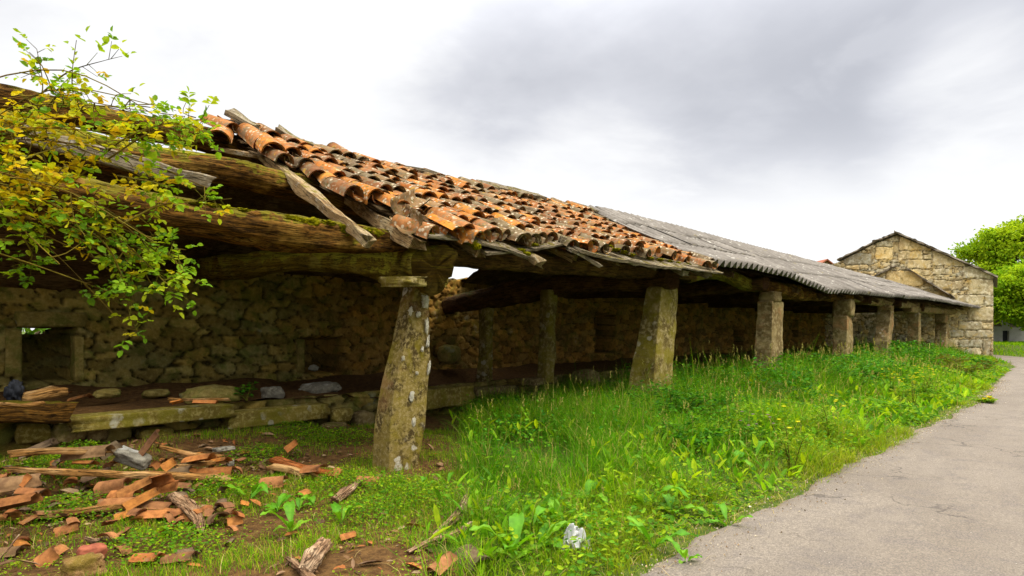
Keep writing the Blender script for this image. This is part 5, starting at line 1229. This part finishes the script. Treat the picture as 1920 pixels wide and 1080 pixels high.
# ------------------------------------------------------------------ stone slabs and boulders of the kerb
def stone_thing(name, lab, cat, cen, size, seed, m, box_=.6, rough=.14, n=10, rot=(0, 0, 0), group=None, c=None):
    mb = MB(); rock(mb, np.asarray(cen, float), size, seed, box_, rough, n, rot, c=c); return tag(build(name, mb, m), lab, cat, group)
def slab_at(name, lab, x0, x1, y0, y1, Y, dep, seed, m, group=None, rot=0.0, rough=.07):
    a = at(x0, y1, Y); b = at(x1, y0, Y); c = (a + b) / 2 + [0, dep / 2, 0]
    return stone_thing(name, lab, 'stone slab', c, [abs(b[0] - a[0]) * 1.06, dep, abs(b[2] - a[2]) * 1.12], seed, m, .97, rough * .8, 10, (rot, 0, 0), group)
G = 'stone slabs edging the raised floor'
slab_at('stone_slab', 'long mossy stone slab below the first wall opening', 126, 446, 758, 813, 8.42, .42, 1, M['bench'], G); slab_at('stone_slab', 'mossy stone slab with a broken right end left of the leaning pillar', 430, 622, 757, 806, 8.44, .40, 2, M['bench'], G)
slab_at('stone_slab', 'tilted pale stone slab just right of the leaning pillar', 800, 893, 724, 768, 8.4, .6, 3, M['bench'], G); slab_at('stone_slab', 'low dark stone slab in front of the thin inner post', 896, 975, 722, 744, 8.5, .6, 4, M['boulder'], G)
slab_at('stone_slab', 'flat stone slab stacked under the right inner post', 1018, 1110, 729, 744, 7.9, .6, 5, M['boulder'], G); slab_at('stone_slab', 'small flat stone carrying the right inner post', 1003, 1046, 707, 723, 8.0, .4, 6, M['boulder'], G)
slab_at('stone_slab', 'wide stone slab between the broad mossy pillar and the third pillar', 1330, 1412, 684, 712, 8.3, .6, 7, M['bench'], G)
slab_at('stone_slab', 'broad stone block beneath the wall behind the third pillar', 1262, 1332, 688, 708, 8.4, .5, 8, M['boulder'], G)
# rubble under and behind the slabs
bl = [(72, 815, 8.5, .34, .26, 'dark squat stone under the left end of the long slab'), (138, 813, 8.45, .36, .26, 'round stone propping the long mossy slab'), (190, 816, 8.5, .26, .2, 'smaller round stone beside the round propping stone'), (300, 818, 8.5, .45, .2, 'flat stone in the dark gap under the long slab'),
      (440, 826, 8.35, .45, .26, 'pale brown stone under the joint between the two slabs'), (560, 826, 8.5, .4, .25, 'stone under the right half of the second slab'), (640, 778, 8.5, .36, .24, 'rough stone at the broken end of the second slab'), (625, 805, 8.4, .4, .22, 'low stone below the broken end of the second slab'), (680, 790, 8.6, .4, .34, 'mossy stone half hidden behind the leaning pillar'), (668, 838, 8.1, .42, .2, 'round buried stone in the grass left of the leaning pillar')]
for i, (px, py, Y, w, h, lab) in enumerate(bl): stone_thing('stone', lab, 'stone', at(px, py, Y) + [0, .22 if i < 6 else 0, 0], [w, w * .8, h], 20 + i, M['boulder'] if i % 3 else M['bench'], .35, .14, group='rubble stones below the slabs')
bk = [(395, 740, 9.0, .75, .24, 'wide grey green stone on the raised floor above the slab joint'), (510, 738, 9.1, .34, .22, 'pale blue grey stone on the raised floor above the second slab'), (600, 728, 9.3, .62, .2, 'pale flat stone on the raised floor left of the leaning pillar'), (200, 738, 9.8, .34, .13, 'low brown stone on the raised floor right of the first opening'), (292, 738, 9.9, .36, .12, 'long low stone on the raised floor near the middle of the long slab'), (605, 750, 9.0, .42, .15, 'flaky stones piled behind the second slab')]
for i, (px, py, Y, w, h, lab) in enumerate(bk): stone_thing('stone', lab, 'stone', at(px, py, Y), [w, w * .7, h], 40 + i, M['pale_stone'] if i in (1, 2) else M['wall'], .45, .2, group='stones on the raised floor')
stone_thing('boulder', 'big rounded boulder sitting inside the shed between inner post and broad pillar', 'boulder', at(1098, 714, 8.2), [.62, .6, .55], 61, M['boulder'], .25, .08); stone_thing('boulder', 'smaller boulder at the foot of the big rounded boulder', 'boulder', at(1146, 727, 7.9), [.42, .42, .36], 62, M['boulder'], .25, .1)
stone_thing('boulder', 'boulder lying in front of the dark back wall left of the inner posts', 'boulder', at(842, 664, 10.9), [.5, .5, .45], 63, M['wall'], .3, .1)
# old squared timber lying at the left end of the slabs
mb = MB(); box(mb, at(-140, 770, 8.45), at(126, 772, 8.5), .42, .20, 5, .012, n=26, warp=.012); tag(build('old_timber', mb, M['log']), 'thick brown timber lying in line with the long stone slab', 'timber')
mb = MB(); box(mb, at(38, 742, 8.9), at(112, 738, 9.0), .3, .09, 6, .01, warp=.03); tag(build('board', mb, M['plank']), 'short brown board lying on the raised floor by the grey cloth', 'board')

# ------------------------------------------------------------------ debris on the ground
def gpt(px, py, z):
    p = atz(px, py, z)
    for _ in range(3): p = atz(px, py, z + max(0.0, float(gz(p[0], p[1]))))
    return p
PG = 'broken planks in the debris'
pl = [((18, 874, .16), (432, 904, .07), .11, .045, 'plank', 'longest broken plank crossing the tile heap'), ((-20, 966, .07), (246, 949, .05), .13, .04, 'plank', 'pale plank on the ground nearest the left foreground'), ((298, 838, .26), (415, 855, .18), .10, .04, 'plank', 'dark broken batten leaning under the stone slab'),
      ((20, 856, .24), (205, 842, .26), .13, .04, 'plank', 'brown plank behind the longest plank'), ((515, 862, .12), (632, 889, .05), .15, .05, 'plank', 'dark red brown plank end with flaking white paint in the grass'), ((508, 878, .06), (615, 896, .02), .12, .05, 'plank', 'plank lying under the flaking red brown plank'),
      ((330, 870, .2), (425, 868, .15), .08, .03, 'plank', 'thin grey batten above the right end of the longest plank'), ((0, 757, .62), (75, 753, .62), .15, .03, 'plank', 'narrow board on the timber at the far left'), ((395, 905, .06), (520, 905, .04), .07, .03, 'plank', 'thin lath continuing right of the longest plank'),
      ((318, 744, .45), (430, 752, .45), .06, .03, 'plank', 'thin lath on the raised floor behind the long slab')]
for i, (a, b, w, h, nm, lab) in enumerate(pl):
    mb = MB(); box(mb, gpt(*a), gpt(*b), w, h, 500 + i, .012, n=20, warp=.025, c=(1.0, .95, .9) if i != 4 else (.75, .42, .32)); tag(build('plank', mb, M['plank']), lab, 'plank', PG)
def branch(pts, rad, lab, s, sq=2.6, name='rotten_branch', m='rot', c=None):
    mb = MB(); tube(mb, [gpt(*p) for p in pts], np.array(rad) * .72, nv=24, rough=.34, seed=s, sq=sq, n=40, fs=7, c=c, crack=.4); return tag(build(name, mb, M[m]), lab, 'rotten wood', 'rotten wood pieces on the ground')
branch([(764, 1036, .02), (815, 1012, .04), (850, 1003, .05), (884, 980, .04)], [.02, .04, .045, .015], 'pale split branch nearest the bare soil', 1)
branch([(812, 1004, .04), (850, 972, .07), (868, 945, .08), (880, 918, .05)], [.02, .045, .05, .03], 'crooked grey branch curving up beside the bare soil', 2)
branch([(896, 965, .05), (910, 945, .07), (926, 930, .05)], [.015, .025, .008], 'small splintered piece right of the crooked branch', 3)
branch([(627, 940, .03), (655, 918, .06), (682, 898, .04)], [.05, .06, .03], 'tapered chunk of pale wood below the leaning pillar', 4)
branch([(575, 1075, .02), (590, 1050, .06), (612, 1018, .05)], [.05, .065, .05], 'dark weathered stump end in the foreground', 5); branch([(540, 1048, .02), (560, 1062, .03), (590, 1090, .02)], [.03, .035, .03], 'brown stick leaning on the dark stump end', 6)
branch([(322, 930, .12), (352, 950, .1), (372, 975, .05), (378, 1000, .02)], [.05, .075, .06, .02], 'curved sheet of grey bark at the edge of the tile heap', 7)
branch([(-4, 1052, .02), (15, 1030, .08), (36, 1002, .12)], [.008, .009, .006], 'pale thin stick propped in the bottom left corner', 8)
branch([(160, 1010, .03), (178, 1014, .03), (192, 1010, .02)], [.02, .025, .01], 'short splintered twig above the purple brown rock', 9)
stone_thing('stone', 'purple brown angular rock in the left foreground', 'stone', gpt(156, 1062, .06), [.22, .16, .13], 71, M['boulder'], .6, .2, c=(1.5, 1.1, 1.05)); stone_thing('brick_lump', 'rounded red brick lump beside the purple brown rock', 'brick lump', gpt(172, 1037, .05), [.17, .15, .11], 72, M['shard'], .4, .14, c=(.34, .10, .05))
stone_thing('stone', 'pale lichened stone tilted in the middle of the tile heap', 'stone', gpt(248, 858, .2), [.34, .16, .12], 73, M['pale_stone'], .7, .14, rot=(.3, .35, -.8))
stone_thing('stone', 'flat grey stone at the right end of the tile heap', 'stone', gpt(420, 842, .2), [.22, .14, .04], 74, M['pale_stone'], .8, .1)
stone_thing('stone', 'small whitish stone near the right end of the longest plank', 'stone', gpt(432, 868, .12), [.08, .07, .07], 75, M['pale_stone'], .4, .15)
# broken and whole tiles; (px, py, height, length, radius, arc, turn, pitch, roll, tint, label)
TL = [(72, 842, .2, .40, .11, 2.6, .3, .2, .0, 8, 'dark grey brown tile at the back left of the heap'), (165, 848, .24, .55, .12, 2.4, -.15, .1, .2, 5, 'big dull brown tile lying behind the longest plank'), (203, 846, .25, .28, .12, 2.0, .9, .4, .3, 6, 'greyish tile leaning against the pale lichened stone'), (285, 832, .30, .34, .12, 1.5, .5, 1.0, .2, 2, 'tile standing tilted on edge below the stone slab'),
      (30, 905, .12, .45, .12, 2.4, .4, .1, 0, 5, 'dull tile half buried at the left edge above the pale plank'), (50, 902, .16, .14, .1, 1.6, .9, .9, 0, 1, 'small upright orange shard at the left of the green weed patch'), (15, 945, .12, .55, .12, 2.6, .05, .0, .0, 1, 'whole orange tile resting on the pale plank at the left edge'), (212, 910, .16, .40, .10, 2.6, .12, .05, .1, 3, 'whole pale orange tile right of the green weed patch'),
      (232, 930, .10, .3, .1, 2.2, -.2, .1, .1, 1, 'tile lowest in the orange stack below the longest plank'), (255, 915, .15, .34, .1, 1.6, .8, .3, .4, 7, 'narrow tile propped slanting over the orange stack'), (290, 905, .18, .36, .11, 1.8, -.6, .3, -.6, 0, 'red tile showing its hollow underside below the longest plank'), (320, 912, .13, .3, .1, 2.0, -.3, .1, .2, 1, 'tile right of the hollow red tile'),
      (265, 938, .12, .34, .1, 2.0, .5, .2, .2, 7, 'bright orange tile crowning the front of the stack'), (220, 945, .08, .36, .1, 1.8, .05, .0, .1, 3, 'long flat orange tile beside the tip of the pale plank'), (295, 950, .06, .38, .09, 1.8, .02, .0, 0, 3, 'long pale shard lying level in front of the stack'), (294, 968, .04, .34, .11, 2.2, 0, .0, .0, 1, 'squarish orange tile closest to the camera in the heap'),
      (330, 965, .04, .24, .1, 2.0, -.2, .0, .0, 1, 'tile touching the curved bark'), (238, 968, .03, .2, .1, 1.6, .7, .1, 0, 7, 'pointed orange shard by the pale plank tip'), (318, 872, .18, .16, .1, 1.5, .9, .6, .2, 7, 'small bright orange shard right of the pale lichened stone'), (375, 862, .2, .42, .11, 2.0, -.1, .1, .2, 1, 'orange tile under the thin grey batten'),
      (415, 866, .17, .26, .1, 1.8, -.5, .2, -.2, 7, 'curled orange shard above the plank end'), (405, 886, .12, .46, .11, 2.0, .1, .05, .1, 1, 'long orange tile just above the longest plank'), (335, 885, .14, .3, .1, 1.8, .2, .1, 0, 6, 'dull tile lying against the longest plank'), (160, 872, .17, .26, .1, 1.4, .1, .1, .0, 7, 'thin orange shard behind the long plank left of the lichened stone'),
      (62, 926, .10, .3, .11, 2.0, .1, .0, 0, 0, 'reddish tile among weeds at the left'), (182, 893, .12, .3, .1, 1.6, .4, .1, .3, 8, 'dark brown shard against the weed patch'), (120, 740, .45, .34, .1, 1.6, .1, 0, 0, 1, 'orange tile piece on the raised floor right of the grey cloth'), (150, 748, .45, .4, .1, 1.4, .05, 0, 0, 7, 'long orange shard on the raised floor'),
      (180, 744, .45, .3, .1, 1.2, .0, 0, 0, 1, 'thin orange shard behind the long slab below the opening'), (385, 757, .48, .34, .1, 1.4, -.1, 0, 0, 1, 'orange shard lying along the top of the second slab'), (332, 757, .48, .16, .1, 1.2, .2, 0, 0, 7, 'small orange shard on the long slab'), (548, 838, .08, .2, .12, 1.8, .6, .5, .2, 1, 'orange shard leaning in the grass left of the leaning pillar'),
      (513, 905, .05, .3, .12, 2.2, .3, .1, 0, 3, 'orange tile beside the broad dock leaves'), (690, 902, .03, .3, .1, 1.8, .0, .0, 0, 3, 'orange tile piece with white lime in front of the leaning pillar'), (408, 975, .05, .22, .12, 1.8, -.4, .4, .2, 5, 'tan shard right of the curved bark'), (440, 980, .02, .14, .1, 1.6, .5, .1, 0, 7, 'small shard beside the tan shard'),
      (92, 1046, .04, .16, .1, 1.7, 1.2, .8, .2, 1, 'orange red shard standing in the turf at the lower left'), (278, 1052, .02, .22, .11, 1.6, .1, .0, 0, 0, 'flat red shard in the turf right of the purple brown rock'), (338, 1050, .02, .26, .1, 1.6, -.3, .0, 0, 2, 'dull red shard right of the flat red shard'), (128, 995, .02, .2, .1, 1.6, .6, .1, .1, 1, 'shard on bare soil above the red brick lump'),
      (888, 1050, .05, .46, .13, 1.7, -.8, .15, .35, 6, 'big weathered tile plate half sunk in the bare soil'), (832, 1062, .05, .22, .12, 1.4, 1.0, .4, .3, 3, 'pale orange wedge of tile at the bottom of the bare soil'), (655, 1010, .02, .14, .1, 1.5, .3, .1, 0, 1, 'small shard among weeds above the stump'), (570, 928, .02, .12, .1, 1.5, .9, .1, 0, 7, 'tiny orange shard between the docks'),
      (590, 882, .1, .4, .12, 1.5, -.35, .1, .3, 0, 'long red tile piece on the flaking plank'), (628, 890, .05, .18, .1, 1.4, 1.1, .5, .2, 1, 'small upright red shard at the tip of the flaking plank'), (18, 1040, .02, .2, .11, 1.6, .2, 0, 0, 5, 'brownish tile shard by the pale thin stick')]
def tile_thing(px, py, z, L, r, arc, yaw, pit, roll, ci, lab, s, grp):
    V, F = barrel(L, r, r * .88, min(3.0, arc + .55), .017, 8, 3, s, jag=L * .035); V = V - [0, L / 2, -r * .2]
    rq = random.Random(s + 3); col = lerp(CLAY[ci], np.array([.20, .11, .05]), rq.uniform(0, .45)) * rq.uniform(.85, 1.25)
    rq = random.Random(s); pit += rq.uniform(-.05, .28); roll += rq.uniform(-.35, .35); yaw += rq.uniform(-.35, .35)
    v = V @ euler(pit, 0, 0).T @ euler(0, roll, 0).T; v = v * .76; ang = math.atan2(RGT[1], RGT[0]) - math.pi / 2 + yaw
    v = v @ euler(0, 0, ang).T
    mb = MB(); mb.add(v + gpt(px, py, z), F, col, V + s * 3.7); return tag(build('tile_shard' if arc < 2.3 else 'roof_tile', mb, M['shard']), lab, 'tile shard' if arc < 2.3 else 'roof tile', grp)
for i, q in enumerate(TL): tile_thing(*q, 600 + i, 'tiles and shards fallen from the roof')
# crumbs of broken tile that nothing tells apart
rr = np.random.default_rng(77)
for i in range(90):
    px, py = rr.uniform(0, 450), rr.uniform(850, 985)
    if i > 62: px, py = rr.uniform(20, 480), rr.uniform(880, 1070)
    p = atz(px, py, .1); z = .02 + (.05 if i < 63 else 0)
    o = tile_thing(px, py, float(z), rr.uniform(.06, .17), rr.uniform(.07, .11), rr.uniform(.8, 1.4), rr.uniform(0, 3), rr.normal(0, .25), rr.normal(0, .3), int(rr.choice([1, 7, 0, 3, 2, 8])), 'small crumb of broken orange roof tile strewn on the debris ground', 700 + i, 'small tile crumbs strewn on the ground'); o.name = 'tile_crumb'
# litter
def bag():
    V, F = _CS[10]; sp = V / np.linalg.norm(V, axis=1)[:, None]
    g = np.linspace(-1, 1, 44); A, B = np.meshgrid(g, g, indexing='ij'); q = np.stack([A.ravel() * 1.6, B.ravel() * 1.6, A.ravel() * 0 + 3], 1)
    r = np.hypot(A, B).ravel(); f1 = np.abs(fbm(q * 1.7, 3, 5)); f2 = fbm(q * 1.2, 3, 9); f3 = fbm(q * 1.2 + 20, 3, 10)
    p = np.stack([A.ravel() * .105 + .04 * f2, B.ravel() * .09 + .04 * f3, .12 * np.exp(-r ** 2 * 1.6) + .07 * f1 - .03 * r + .04], 1)
    mb = MB(); mb.add(p + gpt(1074, 1038, 0), cut_faces(grid_faces(44, 44), r < 1 + .25 * f2)); tag(build('plastic_bag', mb, M['plastic']), 'crumpled white plastic bag caught in the grass below the docks', 'plastic bag')
    p = sp * (1 + .3 * fbm(sp * 3, 4, 15) - .3 * np.abs(fbm(sp * 5, 3, 19)))[:, None] * [.09, .09, .14]
    mb = MB(); mb.add(p + at(28, 735, 8.9), F); tag(build('cloth_rag', mb, M['cloth']), 'dark blue grey rag crumpled below the first wall opening', 'rag')
    p = sp * (1 + .3 * fbm(sp * 3, 4, 25) - .3 * np.abs(fbm(sp * 6, 3, 29)))[:, None] * [.09, .09, .06]
    mb = MB(); mb.add(p + at(588, 690, 10.9), F, (.7, .65, .55)); tag(build('crumpled_wrapper', mb, M['plastic']), 'small crumpled pale wrapper in the dark wall niche', 'wrapper')
bag()
bush('ivy_sprig', 'dark green leafy sprig on the raised floor behind the slab joint', 'weed', at(462, 752, 8.8), .14, .3, 60, .07, DK, 88)
